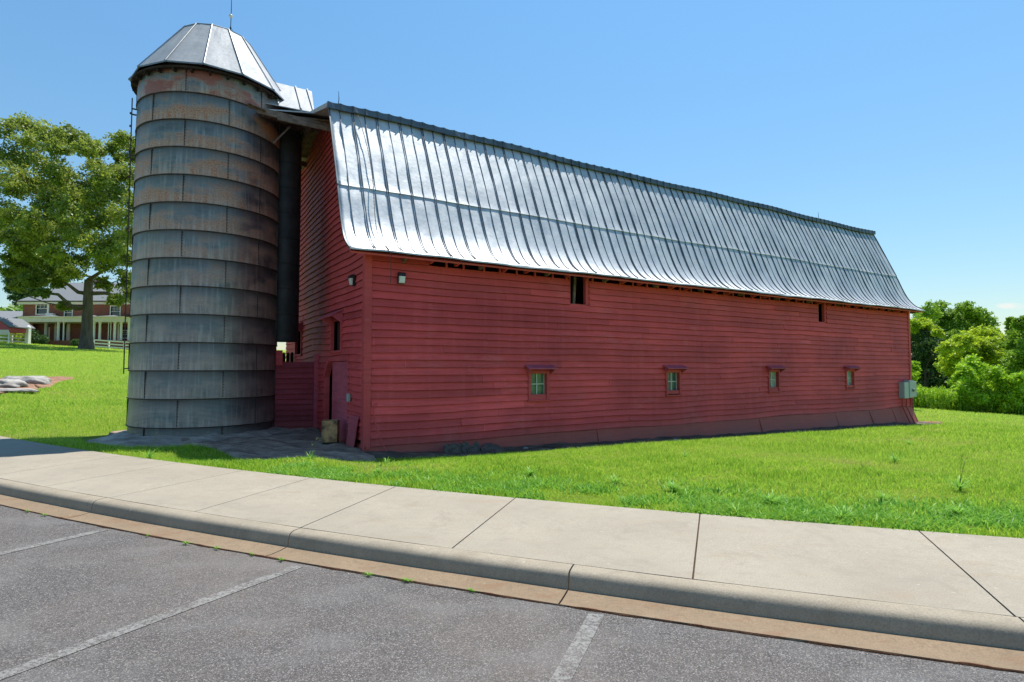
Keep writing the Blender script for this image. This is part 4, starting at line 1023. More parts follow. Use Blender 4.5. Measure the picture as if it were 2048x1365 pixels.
def blades(name,X,Y,h,wd,tint,mat_,label,cat,lean=.55,segs=2,z=None):
    n=len(X); Z=zt(X,Y)-.01 if z is None else z
    a=RNG.uniform(0,2*np.pi,n); la=RNG.uniform(0,2*np.pi,n); le=RNG.uniform(.1,1,n)*lean*h
    dx,dy=np.cos(a)*wd/2,np.sin(a)*wd/2; lx,ly=np.cos(la)*le,np.sin(la)*le
    P=lambda ax,ay,az:np.stack([ax,ay,az],1)
    if segs==2:
        v=[P(X-dx,Y-dy,Z),P(X+dx,Y+dy,Z),P(X+dx*.8+lx*.35,Y+dy*.8+ly*.35,Z+h*.6),P(X-dx*.8+lx*.35,Y-dy*.8+ly*.35,Z+h*.6),P(X+lx,Y+ly,Z+h)]
        V=np.stack(v,1).reshape(-1,3); b=np.arange(n)*5
        F=np.concatenate([np.stack([b,b+1,b+2],1),np.stack([b,b+2,b+3],1),np.stack([b+3,b+2,b+4],1)]); T=np.repeat(tint,5)
    else:
        V=np.stack([P(X-dx,Y-dy,Z),P(X+dx,Y+dy,Z),P(X+lx,Y+ly,Z+h)],1).reshape(-1,3); b=np.arange(n)*3; F=np.stack([b,b+1,b+2],1); T=np.repeat(tint,3)
    o=fast_mesh(name,V,F,mat_,tint=T); tag(o,label,cat,kind='stuff'); return o
def scatter(r0,r1,n,p):
    q=RNG.random(n); r=(r0**p+(r1**p-r0**p)*q)**(1/p) if p else r0*(r1/r0)**q
    a=RNG.uniform(-rad(54),rad(54),n); X=r*np.sin(a); Y=r*np.cos(a); k=~in_keepout(X,Y); return X[k],Y[k],r[k]
def lawn_fields(X,Y):
    patch=vnoise(X*.9,Y*.9,1)+.5*vnoise(X*2.7,Y*2.7,5)+.65*vnoise(X*6.1,Y*7.3,3)+.5*vnoise(X*13,Y*15,6); dry=vnoise(X*.55+3,Y*.8,8)+.6*vnoise(X*2.9,Y*3.7,2)
    return patch,dry
# short near turf
X,Y,r=scatter(5.0,10.5,210000,2); pt,dr=lawn_fields(X,Y); e=Y-lawn_edge(X)
h=(.034+.036*RNG.random(len(X)))*(1+.6*np.clip(pt,-1,1.3))*(1+.5*(e<.35)*(RNG.random(len(X))<.5)); tn=np.clip(.45+.27*RNG.normal(size=len(X))*.8-.24*pt+.55*np.clip(dr-.25,0,1),0,1)
blades('lawn_grass',X,Y,h,.0055+.003*RNG.random(len(X)),tn,GRASS,'short bright green lawn grass between the sidewalk and the barn','grass',.9,2)
X,Y,r=scatter(10.5,30,330000,0); pt,dr=lawn_fields(X,Y); g=r/10.5
h=(.045+.03*RNG.random(len(X)))*(1+.4*np.clip(pt,-1,1.2))*g**.35; tn=np.clip(.5+.25*RNG.normal(size=len(X))*.8-.24*pt+.55*np.clip(dr-.25,0,1),0,1)
blades('lawn_grass',X,Y,h,.008*g,tn,GRASS,'mown green lawn grass beyond and beside the barn','grass',.9,1)
X,Y,r=scatter(30,95,160000,0); pt,dr=lawn_fields(X,Y)
h=(.05+.05*RNG.random(len(X)))*(r/30)**.4; tn=np.clip(.6+.2*RNG.normal(size=len(X))-.14*pt,0,1)
blades('lawn_grass',X,Y,h,.02*(r/30),tn,GRASS,'far mown lawn grass running up to the brick house and the trees','grass',.8,1)
# coarser broad-leaf weeds along the sidewalk edge (ground cover)
n=56000; X=RNG.uniform(-3.6,9,n); e=np.abs(RNG.normal(0,.65,n))+.03; Y=lawn_edge(X)+e
den=np.clip(.25+1.0*vnoise(X*1.1,Y*1.4,9)+.5*vnoise(X*4,Y*4,2)+.4*(X>2),0,1); k=(RNG.random(n)<den)&~in_keepout(X,Y); X,Y=X[k],Y[k]
blades('ground_cover',X,Y,.05+.045*RNG.random(len(X)),.012+.012*RNG.random(len(X)),np.clip(.45+.25*RNG.normal(size=len(X)),0,1),WEEDL,'broad-leaved low weeds spilling over the sidewalk edge','ground cover',1.6,2)
# single crabgrass clumps
def clump_mesh(nb,h,wd,sd,stalk=0):
    rg=np.random.default_rng(sd); V=[];F=[];T=[]
    for i in range(nb):
        a=rg.uniform(0,2*math.pi); l=rg.uniform(.5,1)*h; out=rg.uniform(.25,1.15)*l; up=l*rg.uniform(.35,.95); w_=wd*rg.uniform(.6,1.1); b=len(V); t=rg.uniform(.1,.9)
        c,s=math.cos(a),math.sin(a)
        for q in (0,.35,.7,1):
            rr=out*q**1.2; zz=up*(1-(1-q)**1.7)-(.25*up*q**3); ww=w_*(1-q**2)*.5+.0005
            V+=[(rr*c-ww*s,rr*s+ww*c,zz),(rr*c+ww*s,rr*s-ww*c,zz)]; T+=[t,t]
        for q in range(3): F.append((b+q*2,b+q*2+1,b+q*2+3,b+q*2+2))
    return V,F,T
def clump(label,X,Y,h,nb,wd,sd,stalks=0,group='weed clumps in the lawn',name='weed_clump',cat='weed',dz=0):
    V,F,T=clump_mesh(nb,h,wd,sd); o=fast_mesh('leaves',V,F,WEEDL,tint=T)
    z=float(zt(X,Y))-.005+dz
    if stalks:
        t=thing(name,label,cat,(X,Y,z),0,group); o.parent=t; rg=random.Random(sd)
        for k in range(stalks):
            mb=MB(); a=rg.uniform(0,6.28); L_=h*rg.uniform(1.0,1.5); le=rg.uniform(.1,.45)*L_; p=(le*math.cos(a),le*math.sin(a),L_)
            mb.tube([(0,0,0),(p[0]*.4,p[1]*.4,L_*.55),p],[.002,.0016,.0013],4)
            for q in range(3):
                b=a+rg.uniform(-1.5,1.5); mb.tube([p,(p[0]+.045*math.cos(b),p[1]+.045*math.sin(b),p[2]+rg.uniform(.02,.06))],[.0022,.001],4)
            mb.build('seed_head',STRAW,t,fix=False)
    else:
        o.name=name; o.location=(X,Y,z); tag(o,label,cat,group)
CL=[(-6.15,9.72,.26,30,.008,2,'tufted weed with seed heads standing by the shaded sidewalk edge, in front of the silo'),
 (-3.35,9.55,.20,26,.008,3,'wispy seeding weed in front of the wooden crate'),
 (-2.1,9.6,.16,26,.008,0,'small leafy weed before the near barn corner'),
 (-1.95,8.35,.13,50,.011,0,'low spreading weed beside the sidewalk, before the near barn corner'),
 (.25,8.15,.19,44,.012,0,'bluish green crabgrass clump in the lawn below the first small window'),
 (1.35,7.55,.17,44,.012,0,'crabgrass clump halfway between sidewalk and wall, below the second window'),
 (2.0,7.15,.19,50,.012,0,'dense crabgrass clump right of the sidewalk joint below the second window'),
 (2.9,6.45,.20,56,.013,0,'wide crabgrass clump leaning over the sidewalk edge'),
 (2.35,6.05,.17,44,.012,0,'crabgrass clump touching the sidewalk right of the middle slab joint'),
 (3.35,5.85,.19,54,.013,0,'sprawling crabgrass clump at the sidewalk edge in front of the third window'),
 (4.25,6.6,.22,40,.011,2,'tall stemmed weed in the lawn at the right, near the sidewalk'),
 (5.6,7.2,.27,40,.011,3,'tallest seeding weed at the right picture edge'),
 (4.6,5.95,.18,54,.013,0,'leafy weed clump at the sidewalk edge in the right corner of the lawn'),
 (6.4,9.6,.22,34,.010,1,'thin weed standing in the open lawn at the right'),
 (3.0,9.9,.15,30,.010,0,'small weed tuft in the lawn below the third window'),
 (-4.8,9.35,.10,22,.008,0,'tiny weed tuft at the shadow edge left of the crate'),
 (8.6,12.4,.18,30,.010,0,'weed tuft at the shadow edge below the third window')]
for k,(X,Y,h,nb,wd,st_,lb) in enumerate(CL): clump(lb,X,Y,h*1.25,int(nb*1.5),wd*1.15,20+k,st_)
GW=[(55,1024,.13),(88,1031,.15),(295,1073,.08),(372,1088,.17),(432,1098,.12),(503,1110,.09),(562,1121,.13),(738,1151,.14),(815,1163,.15),(942,1183,.11)]
names=['leftmost','second from the left','tiny, third from the left','long, left of the second faded line','beside the long one','sparse one left of the kerb joint','bright, just right of the kerb joint','straggly, right of the second faded line','yellowish, beside the straggly one','rightmost']
for k,((px,py_,sz),nm) in enumerate(zip(GW,names)):
    dz_=(py_-735)/1138; Yg=CZ/dz_*1.0; Xg=(px-1024)/1138*Yg
    d=-PIT; # exact ray
    fx=(px-1024)/1138; fz=-(py_-682.5)/1138; dy_=math.cos(PIT)-fz*math.sin(PIT); dzz=math.sin(PIT)+fz*math.cos(PIT); tq=(0.01-CZ)/dzz
    V,F,T=clump_mesh(46,.075,.006,70+k); o=fast_mesh('gutter_weed',np.array(V)*[sz*9,sz*3.4,.55],F,WEEDL,tint=T); o.location=(fx*tq,dy_*tq,.006); o.rotation_euler=(0,0,math.atan(-.45))
    tag(o,f'low weed in the gutter crack, {nm}','weed','weeds in the gutter crack')

# ------------------------------------------------------------------ trees
def leaf_cloud(C,size,rg,aspect=.6):
    n=len(C); a=rg.normal(size=(n,3)); a/=np.linalg.norm(a,axis=1,keepdims=True); b=np.cross(a,rg.normal(size=(n,3))); b/=np.linalg.norm(b,axis=1,keepdims=True)
    s=(size*rg.uniform(.6,1.25,n))[:,None]; a=a*s; b=b*s*aspect
    V=np.stack([C-a,C+b*.9-a*.1,C+a,C-b*.9+a*.1],1).reshape(-1,3); i=np.arange(n)*4; return V,np.stack([i,i+1,i+2,i+3],1)
def lobe_tree(name,label,cat,base,lobes,leafmat,bark,trunk_r,trunk_h,leaf,per,group=None,sd=1,tufts=16,flat=.7,lean=(0,0),inner=.55):
    """lobes: (x,y,z,r) relative to the foot"""
    rg=np.random.default_rng(sd); t=thing(name,label,cat,base,0,group)
    nodes=[(np.array([lean[0]*q,lean[1]*q,trunk_h*q]),trunk_r*(1-.35*q)) for q in np.linspace(0,1,6)]
    mb=MB(); fl=[(0,1.55),(.06,1.2)]
    pts=[tuple(nodes[0][0]-np.array([0,0,.4]))]+[tuple(n_[0]) for n_ in nodes]; rs_=[trunk_r*1.5]+[n_[1]*(1.28 if i==0 else 1) for i,n_ in enumerate(nodes)]
    mb.tube(pts,rs_,12); mb.build('trunk',bark,t,smooth=True)
    nodes=[nodes[k] for k in (3,4,5)]; br=MB(); C=[];TT=[]
    order=sorted(lobes,key=lambda l:math.dist(l[:3],tuple(nodes[-1][0])))
    for (x,y,z,r) in order:
        p=np.array([x,y,z]); d=[np.linalg.norm(p-n_[0])+ (1.5*max(0,n_[0][2]-z)) for n_ in nodes]; k=int(np.argmin(d)); q,qr=nodes[k]
        L_=np.linalg.norm(p-q); rr=max(.05*trunk_r,min(qr*.62,trunk_r*.42)); m1=q+(p-q)*.35+rg.normal(0,.05*L_,3)+np.array([0,0,-.03*L_]); m2=q+(p-q)*.7+rg.normal(0,.05*L_,3)
        br.tube([tuple(q),tuple(m1),tuple(m2),tuple(p)],[rr,rr*.8,rr*.62,rr*.42],7); nodes.append((m1,rr*.8)); nodes.append((m2,rr*.62)); nodes.append((p,rr*.5))
        T=rg.normal(size=(tufts,3)); T/=np.linalg.norm(T,axis=1,keepdims=True); T*=(rg.random((tufts,1))**(.45))*r*rg.uniform(.75,1.45,(tufts,1)); T[:,2]*=flat; T+=p
        for c in T[:max(3,tufts//3)]: br.tube([tuple(p),tuple((p+c)/2+rg.normal(0,.06*r,3)),tuple(c)],[rr*.36,rr*.22,rr*.1],5)
        idx=rg.integers(0,tufts,per); sg=r*.24; P_=T[idx]+rg.normal(0,sg,(per,3))*np.array([1,1,.7]); C.append(P_)
        tuftt=rg.uniform(-.16,.16,tufts)[idx]; TT.append(np.clip(.5+rg.uniform(-.18,.18)+tuftt+rg.normal(0,.14,per),0,1))
    br.build('branches',bark,t,smooth=True,fix=False)
    C=np.concatenate(C); TT=np.concatenate(TT); V,F=leaf_cloud(C,leaf,rg); fast_mesh('crown',V,F,leafmat,t,tint=np.repeat(TT,4)); return t
def at(px,py_,Y): return (px-1024)/1138*Y, CZ+(735-py_)/1138*Y
OAKL=m_leaf('oak_leaf',(.035,.085,.012),(.13,.21,.024),(.38,.42,.065),.40,.5)
DKL=m_leaf('dark_leaf',(.02,.055,.016),(.045,.11,.03),(.11,.20,.045),.3,.5)
YGL=m_leaf('yellow_green_leaf',(.08,.19,.012),(.28,.44,.022),(.58,.66,.04),.4,.4)
MGL=m_leaf('mid_green_leaf',(.05,.13,.014),(.15,.30,.022),(.34,.50,.04),.36,.45)
BGL=m_leaf('bright_green_leaf',(.08,.20,.012),(.24,.46,.02),(.48,.66,.04),.4,.45)
YO=62.; x0,_=at(172,690,YO); z0=float(zt(x0,YO))
OL=[(20,237,22),(60,252,24),(-10,250,25),(45,275,20),(88,262,22),(118,262,22),(140,278,20),(105,295,20),(160,288,16),(184,296,17),(210,288,13),(238,272,18),(256,300,18),(226,312,12),
(8,310,26),(42,322,26),(78,332,23),(20,347,22),(58,362,20),(108,345,18),(100,378,26),(130,388,26),(164,368,23),(190,352,20),(220,352,22),(250,345,22),(200,386,26),(240,386,26),(170,404,26),(268,400,20),
(-20,300,26),(-25,350,26),(-28,400,24),(12,432,20),(6,470,20),(44,438,14),(80,424,20),(70,466,24),(40,496,22),(100,482,28),(130,447,26),(-20,450,22),(20,510,16),(70,512,24),(110,522,24),(48,540,16),(94,552,20),(132,541,18),(160,472,26),(190,442,23),(230,432,26),(257,460,24),(222,482,24),(252,512,24),(212,530,20),(246,560,20),(190,500,18),(232,602,12),(125,612,9),(262,590,16),(204,566,13),(30,525,18),(60,560,16),(15,545,16),(80,585,10),(35,575,13),(50,515,18),(110,560,13),(150,520,16),(175,440,18),(150,400,18),(285,430,24),(290,500,24),(285,350,22),(290,560,20)]
rg=np.random.default_rng(5); lob=[]
for (a,b,r) in OL:
    dy_=rg.uniform(-6.5,6.5)*(1-abs(a-140)/260); x,z=at(a,b,YO+dy_); lob.append((x-x0,dy_,z-z0,r*.0545*1.10))
for k in range(34):
    a=rg.uniform(10,250); b=rg.uniform(330,520); dy_=rg.choice([-1,1])*rg.uniform(3,8); x,z=at(a,b,YO+dy_); lob.append((x-x0,dy_,z-z0,1.2))
lobe_tree('oak_tree','massive spreading oak with thick trunk on the lawn in front of the brick house','tree',(x0,YO,z0),lob,OAKL,BARK,.60,7.6,.165,1050,None,5,22,.85,(.0,0))
def small_tree(name,label,px,Y,lobs,mat_,leaf,per,tr,sd,group='trees at the lawn edge right of the barn',spread=2.2,trunkpx=None,bark=BARK2,extra=6,tufts=12):
    x0,_=at(px,700,Y); z0=float(zt(x0,Y)); rg=np.random.default_rng(sd); lob=[]
    for (a,b,r) in lobs:
        dy_=rg.uniform(-spread,spread); x,z=at(a,b,Y+dy_); lob.append((x-x0,dy_,z-z0,1.3*r*Y/1138))
    for k in range(extra):
        a,b,r=lobs[int(rg.integers(len(lobs)))]; dy_=spread*rg.uniform(.6,1.5); x,z=at(a+rg.uniform(-8,8),b+rg.uniform(-4,10),Y+dy_); lob.append((x-x0,dy_,z-z0,1.3*r*Y/1138))
    top=max(l[2] for l in lob)
    return lobe_tree(name,label,'tree',(x0,Y,z0),lob,mat_,bark,tr,top*.42,leaf,int(per*1.3),group,sd,tufts+4,.9)
small_tree('tree','tall loose-topped tree behind the others, just right of the barn roof corner',1905,62,[(1842,628,10),(1862,622,13),(1885,620,13),(1905,630,12),(1925,622,11),(1945,620,13),(1960,632,12),(1972,645,10),(1950,650,13),(1925,650,13),(1895,650,14),(1870,645,14),(1850,650,14),(1980,660,9),(1885,675,14),(1915,670,13),(1940,668,13),(1965,668,12),(1988,672,7)],MGL,.13,1100,.28,31)
small_tree('tree','dark shaded tree right beside the far barn corner, under a yellow-green top',1858,52,[(1836,668,13),(1858,672,13),(1838,695,16),(1865,700,15),(1882,690,11),(1845,722,17),(1872,728,15),(1840,750,16),(1868,755,15),(1852,778,14),(1885,765,12),(1820,730,14)],DKL,.12,1300,.2,32)
small_tree('tree','yellow-green crowned small tree against the dark shaded tree',1850,50,[(1832,650,9),(1850,652,9),(1865,660,8),(1876,668,6),(1826,664,9)],YGL,.11,900,.12,33,extra=2)
small_tree('tree','round bright yellow-green tree in the middle of the right tree line',1915,46,[(1893,700,10),(1910,688,12),(1928,685,12),(1942,696,11),(1902,715,12),(1925,708,14),(1945,715,12),(1890,728,10),(1912,735,13),(1935,735,13),(1958,728,10)],YGL,.11,1200,.15,34)
small_tree('tree','broad light green tree behind the round yellow-green one',1975,49,[(1955,672,13),(1975,668,14),(1990,680,13),(2005,692,13),(1965,690,14),(1985,702,14),(2000,715,13),(1970,722,14),(1992,735,13),(2012,730,12)],YGL,.11,1200,.16,35)
small_tree('tree','leafy bright green tree standing closest at the right, by the weed belt',1985,40,[(1925,745,12),(1945,735,13),(1962,750,14),(1985,748,15),(2005,755,14),(1940,765,13),(1965,775,14),(1990,778,14),(2012,780,14),(2025,760,12),(2035,785,13),(1925,780,11),(1905,790,9),(1915,765,11),(1955,795,10),(1980,800,12),(2008,802,12)],BGL,.10,1300,.13,36)
small_tree('tree','tall dark-tipped tree cut by the right picture edge',2050,42,[(2026,640,5),(2036,650,8),(2048,645,10),(2030,668,8),(2045,672,13),(2022,690,7),(2036,695,13),(2060,690,16),(2030,720,13),(2052,722,16),(2035,748,14),(2060,755,16),(2075,660,16),(2080,720,18),(2040,780,14),(2065,790,15),(2100,700,18),(2100,750,18)],MGL,.10,1300,.2,37)
small_tree('tree','pale branching sapling peeping past the far barn corner below the dark tree',1822,34,[(1826,728,5),(1829,738,6),(1832,748,5),(1824,755,6),(1815,745,7),(1812,730,8)],BGL,.07,500,.05,38,spread=.6,extra=1,tufts=8)
small_tree('tree','dense green tree beyond the right picture edge',2150,44,[(2130,680,20),(2160,670,20),(2190,700,22),(2140,720,22),(2175,740,22),(2130,760,20),(2200,760,22)],MGL,.12,900,.2,39)
small_tree('tree','dark layered tree showing left of the brick house behind the oak',66,92,[(22,560,12),(38,552,12),(55,545,14),(75,540,14),(18,578,9),(38,575,12),(60,572,12),(90,550,14),(110,545,14),(48,590,10),(30,596,8),(65,600,9),(130,548,14)],DKL,.2,900,.3,40,None)
# shrubs and house beds on the far left
def shrub(label,px,py_,Y,r,mat_,sd,group='shrubs by the brick house'):
    x,z=at(px,py_,Y); z=float(zt(x,Y)); rg=np.random.default_rng(sd); t=thing('shrub',label,'shrub',(x,Y,z),0,group)
    C=rg.normal(size=(900,3)); C/=np.linalg.norm(C,axis=1,keepdims=True); C*=r*rg.random((900,1))**.4*[1,1,.85]; C[:,2]+=r*.75
    V,F=leaf_cloud(C,.11,rg); fast_mesh('foliage',V,F,mat_,t,tint=np.repeat(np.clip(.5+rg.normal(0,.2,900),0,1),4))
    mb=MB()
    for a in range(5): mb.tube([(0,0,-.1),(.25*r*math.cos(a*1.3),.25*r*math.sin(a*1.3),r*.7)],[.04,.02],5)
    mb.build('stem',BARK2,t)
shrub('yellow-green shrub behind the white gate post',47,675,71.5,.95,YGL,50); shrub('dark green shrub between gate post and porch',65,680,71.8,1.1,DKL,51); shrub('small dark shrub before the left porch columns',83,684,70.5,.75,DKL,52); shrub('small dark shrub beside the oak trunk before the porch',152,686,70.5,.6,DKL,53); shrub('low green shrub behind the white fence at the left edge',12,676,71.5,.9,MGL,54)

# dense belt of tall weeds in front of the right-hand trees
n=70000; q=RNG.random(n); Xb=27.0+q*30; Yb=39.5-(Xb-27)*.12+RNG.uniform(0,3.0,n)**1.0
hh=(1.35+.35*vnoise(Xb*2.3,Yb*1.7,3)+.25*vnoise(Xb*7,Yb*5,2)); tz=zt(Xb,Yb)
C=np.stack([Xb+.06*RNG.normal(size=n),Yb,tz+hh*RNG.random(n)**.6],1); V,F=leaf_cloud(C,.085,RNG,.45)
st=4000; Xs_=27.0+RNG.random(st)*30; Ys_=39.5-(Xs_-27)*.12+RNG.uniform(0,2.5,st); hs=1.2+.4*RNG.random(st); zs_=zt(Xs_,Ys_)
V2=np.stack([np.stack([Xs_-.012,Ys_,zs_],1),np.stack([Xs_+.012,Ys_,zs_],1),np.stack([Xs_+.05*RNG.normal(size=st),Ys_,zs_+hs],1),np.stack([Xs_-.006,Ys_,zs_+hs*.9],1)],1).reshape(-1,3)
F2=np.arange(st*4).reshape(-1,4)+len(V)
wb=fast_mesh('weed_belt',np.concatenate([V,V2]),np.concatenate([F,F2]),BGL,tint=np.concatenate([np.repeat(np.clip(.45+.25*RNG.normal(size=n)+.15*vnoise(Xb*1.5,Yb,6),0,1),4),np.full(st*4,.3)]))
tag(wb,'dense belt of tall leafy weeds along the foot of the right-hand trees','weeds',kind='stuff')
# distant wood closing the horizon behind the barn and right-hand trees
n=60000; a=RNG.uniform(rad(-62),rad(66),n); rr=RNG.uniform(150,165,n); Xw=rr*np.sin(a); Yw=rr*np.cos(a); top=7.0+2.2*vnoise(a*18,a*7,2)+.9*vnoise(a*70,a*33,4)
kk_=~((Xw/Yw>-.46)&(Xw/Yw<-.36)); Xw,Yw,top,rr=Xw[kk_],Yw[kk_],top[kk_],rr[kk_]; n=len(Xw)
C=np.stack([Xw,Yw,zt(Xw,Yw)*1.0+RNG.random(n)**.7*top],1); V,F=leaf_cloud(C,.9,RNG)
wd_=fast_mesh('far_wood',V,F,MGL,tint=np.repeat(np.clip(.4+.2*RNG.normal(size=n),0,1),4)); tag(wd_,'distant line of green woodland on the horizon','woodland',kind='stuff')

# ------------------------------------------------------------------ brick house
YH=76.; sH=YH/1138
def hx(px): return (px-1024)*sH
def hz(py_): return CZ+(735-py_)*sH
HX0=hx(42); GZ=hz(690)
house=thing('brick_house','two-storey red brick house with grey roof and white columned porch behind the oak','house',(HX0,YH,GZ))
def lx(px): return hx(px)-HX0
def lz(py_): return hz(py_)-GZ
W1=lx(330)
def wall_holes(mb,x0,x1,z0,z1,y,th,holes): sheet_with_holes(mb,lambda s,o,z:(s,y+o,z),x0,x1,z0,z1,holes,0,th)
win_up=[(70,91,606,628),(127,141,618,633),(219,237,613,633)]
mb=MB(); wall_holes(mb,0,W1,-1,lz(603),0,.3,[(lx(a),lx(b),lz(d),lz(c)) for a,b,c,d in win_up]+[(lx(242),lx(262),lz(688),lz(655)),(lx(118),lx(132),lz(688),lz(655))])
mb.box(0,.3,.301,10,-1,lz(603)); mb.box(W1-.3,W1,.301,10,-1,lz(603)); mb.box(.301,W1-.301,9.7,10,-1,lz(603)); mb.box(.3,W1-.3,.4,9.6,lz(640),lz(640)+.2)
mb.build('wall',BRICK,house)
zr=lz(603); ZR=zr+3.3
mb=MB(); mb.add([(-.45,-.55,zr),(W1+.4,-.55,zr),(W1+.4,10.5,zr),(-.45,10.5,zr),(2.3,5,ZR),(W1-2.3,5,ZR)],[(0,1,5,4),(1,2,5),(2,3,4,5),(3,0,4),(0,3,2,1)])
ro=mb.build('roof',SHING,house)
mb=MB(); mb.box(lx(203)-.4,lx(203)+.4,4.2,5.2,zr+1.5,ZR+.9); mb.build('chimney',BRICK,ro); mb=MB(); mb.box(lx(140)-.5,lx(140)+.5,4.6,5.6,zr+1.8,ZR+.7); mb.build('chimney',BRICK,ro)
mb=MB(); mb.box(-.4,W1+.3,-.5,-.003,zr-.42,zr-.02); mb.build('cornice',CREAM,house); mb=MB(); mb.box(-.5,W1+.45,-.62,-.503,zr-.1,zr+.04); mb.build('gutter',BLACK,house)
mb=MB(); mb.box(lx(93),lx(95.5),-.12,-.003,lz(632),zr-.42); mb.build('downpipe',WHITE,house)
def hwin(a,b,c,d,y=0,par=house,cols=3):
    x0,x1,z0,z1=lx(a),lx(b),lz(d),lz(c); mb=MB(); t=.12
    mb.box(x0-t,x0,y-.06,y+.1,z0-t,z1+t); mb.box(x1,x1+t,y-.06,y+.1,z0-t,z1+t); mb.box(x0,x1,y-.06,y+.1,z1,z1+t); mb.box(x0,x1,y-.08,y+.1,z0-t,z0)
    zm=(z0+z1)/2; mb.box(x0,x1,y-.0,y+.08,zm-.03,zm+.03)
    for k in range(1,cols): q=x0+(x1-x0)*k/cols; mb.box(q-.015,q+.015,y+.03,y+.07,zm+.031,z1)
    for zq in ((zm+z1)/2,): mb.box(x0,x1,y+.031,y+.069,zq-.015,zq+.015)
    w_=mb.build('window',WHITE,par); mb=MB(); mb.box(x0,x1,y+.1,y+.12,z0,z1); mb.build('pane',GLASS_D,w_)
for a in win_up: hwin(*a)
# porch: deck, columns, entablature, roof, door and side panels
PYD=-3.2; zc=lz(648); zd=lz(684)
mb=MB(); mb.box(lx(74),W1,PYD,-.35,zc,zc+.62); mb.box(lx(72.5),W1+.2,PYD-.15,-.1,zc+.62,zc+.72); mb.build('porch_beam',CREAM,house)
mb=MB()
for (a,b) in ((92,150),(186,218),(222,262)):
    A,Bx=lx(a),lx(b); m_=(A+Bx)/2; mb.add([(A,PYD,zc+.73),(Bx,PYD,zc+.73),(Bx,-.1,zc+.73),(A,-.1,zc+.73),(m_,-1.6,zc+1.0)],[(0,1,4),(1,2,4),(2,3,4),(3,0,4),(0,3,2,1)])
mb.build('porch_roof',SHING,house)
mb=MB(); mb.box(lx(64),W1,PYD-.5,-.01,-1,zd); mb.build('porch_deck',BRICK,house)
for px,wd,yy in [(78,5.5,0),(90,5,0),(97,2.4,2.4),(102,2.4,2.4),(109,3.4,1.2),(115,2.4,2.4),(149,5,0),(159,3,0),(187,3,2),(199,5,.6),(218,4.5,0),(229,5,0),(234,1.4,2),(244,3.5,2),(245.5,1.5,0),(250,1.5,0),(258,5,0),(270,5,0),(285,5,0)]:
    x=lx(px); r=wd*sH/2*.92; mb=MB(); y=PYD+.35+yy
    mb.lathe([(r*1.15,zd),(r*1.15,zd+.12),(r,zd+.16),(r*.92,zc-.2),(r*1.2,zc-.1),(r*1.2,zc)],14,(x,y,0)); mb.build('column',WHITE,house,smooth=True)
mb=MB(); mb.box(lx(120),lx(132),-.1,.05,zd,lz(648)); mb.build('door',BLACK,house)
mb=MB(); mb.box(lx(108),lx(117),-.12,-.003,zd,lz(646)); mb.box(lx(132.5),lx(139),-.12,-.003,zd,lz(646)); mb.build('door_panel',CREAM,house)
hwin(243,258,662,676,0,house,1)
mb=MB(); mb.tube([(lx(129),PYD+.5,zc),(lx(129),PYD+.5,zc-.25)],.02,6); mb.lathe([(.02,0),(.12,-.1),(.12,-.35),(.03,-.42)],8,(lx(129),PYD+.5,zc-.22)); mb.build('porch_lantern',BLACK,house)
mb=MB(); mb.box(lx(99),lx(113),-.9,-.4,lz(632),lz(628)); mb.build('roof_vent_unit',WHITE,house)
# one-storey wing on the left
mb=MB(); wall_holes(mb,lx(8),-.003,-1,lz(643),-.9,.3,[(lx(45),lx(64),lz(676),lz(652))]); wall_holes(mb,.0,lx(73.5),-1,lz(643),-.9,.3,[(lx(45),lx(64),lz(676),lz(652))]); mb.box(lx(8),lx(8)+.3,-.599,8,-1,lz(643)); mb.build('wing_wall',BRICK,house)
hwin(45.5,63.5,652.5,675.5,-.9)
mb=MB(); mb.box(lx(6),lx(74),-1.3,-.905,lz(645),lz(639)); mb.build('wing_cornice',CREAM,house)
mb=MB(); zq=lz(639); mb.add([(lx(-60),-1.4,zq),(lx(74.5),-1.4,zq),(lx(74.5),-.02,zq+.25),(lx(42),-.02,zq+.3),(lx(42),4,lz(617)),(lx(-60),4,lz(616)),(lx(-60),9,zq),(lx(42),9,zq)],[(0,1,2,3),(0,3,4,5),(5,4,7,6),(0,6,7,3)]); mb.build('wing_roof',SHING,house)
mb=MB(); mb.box(lx(-60),lx(8)-.01,.5,.8,-1,zq); mb.build('wing_wall',BRICK,house)
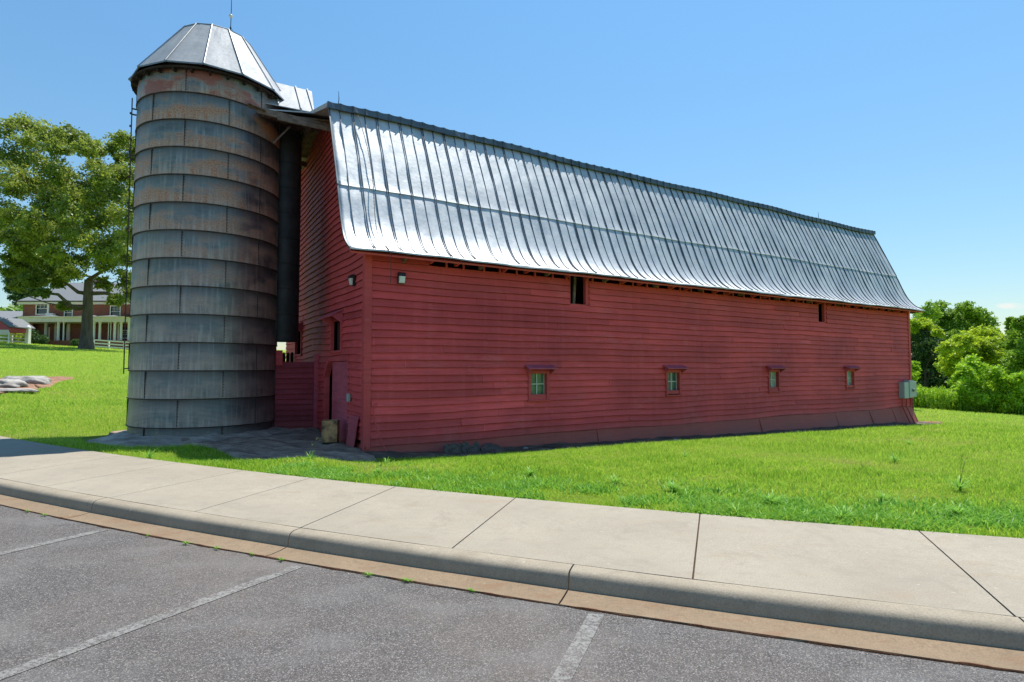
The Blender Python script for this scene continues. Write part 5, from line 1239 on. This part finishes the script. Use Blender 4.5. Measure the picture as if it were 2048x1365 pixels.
# small red outbuilding at the left edge
x,_=at(-8,690,66); z=float(zt(x,66)); t=thing('garden_shed','small red gabled shed with pale trim and corner post at the left picture edge','shed',(x,66,z)); s66=66/1138
A=lambda px:(px+8)*s66; H=lambda py_:CZ+(735-py_)*s66-z
mb=MB(); mb.prism([(A(-32),H(664)),(A(16),H(664)),(A(16),H(656)),(A(-8),H(638)),(A(-32),H(656))],'y',0,3); mb.build('gable',REDP,t)
mb=MB(); mb.prism([(A(-37),H(658)),(A(-8),H(636)),(A(21),H(655)),(A(21),H(653)),(A(-8),H(633.5)),(A(-37),H(656))],'y',-.3,3.3); mb.build('roof',SHING,t)
mb=MB(); mb.box(A(-32),A(15.9),-.05,-.003,H(668),H(660)); mb.build('beam',CREAM,t)
for px in (-32,15.3):
    mb=MB(); mb.box(A(px)-.05,A(px)+.05,-.04,.06,-.1,H(664)); mb.build('post',WHITE,t)
# white fences and gate post
def rail_fence(label,px0,px1,Y,ytop,ybot,npost,group=None):
    xa,_=at(px0,690,Y); xb,_=at(px1,690,Y); z=float(zt((xa+xb)/2,Y)); t=thing('rail_fence',label,'fence',(xa,Y,z)); s=Y/1138; Hh=(690-ytop)*s
    for k in range(npost):
        x=(xb-xa)*k/(npost-1); zz=float(zt(xa+x,Y))-z; mb=MB(); mb.box(x-.07,x+.07,-.07,.07,zz-.2,zz+Hh*.96); mb.build('post',WHITE,t)
    za=float(zt(xa,Y))-z; zb=float(zt(xb,Y))-z
    for q in (.92,.55,.2):
        mb=MB(); mb.bar((0,-.09,za+Hh*q),(xb-xa,-.09,zb+Hh*q),.04,.16); mb.build('rail',WHITE,t)
rail_fence('white three-rail fence running left from the gate post at the left edge',-60,50,69,672,690,5)
rail_fence('white three-rail fence right of the oak trunk in front of the porch',186,310,69,673,688,5)
x,_=at(54.5,690,68.5); z=float(zt(x,68.5)); t=thing('gate_post','tall square white gate post with domed cap at the end of the left fence','gate post',(x,68.5,z))
mb=MB(); mb.box(-.2,.2,-.2,.2,-.2,1.9); mb.build('shaft',WHITE,t,bevel=.02); mb=MB(); mb.lathe([(.23,1.9),(.24,1.97),(.2,2.1),(.1,2.2),(.0001,2.23)],16); mb.build('cap',WHITE,t,smooth=True)
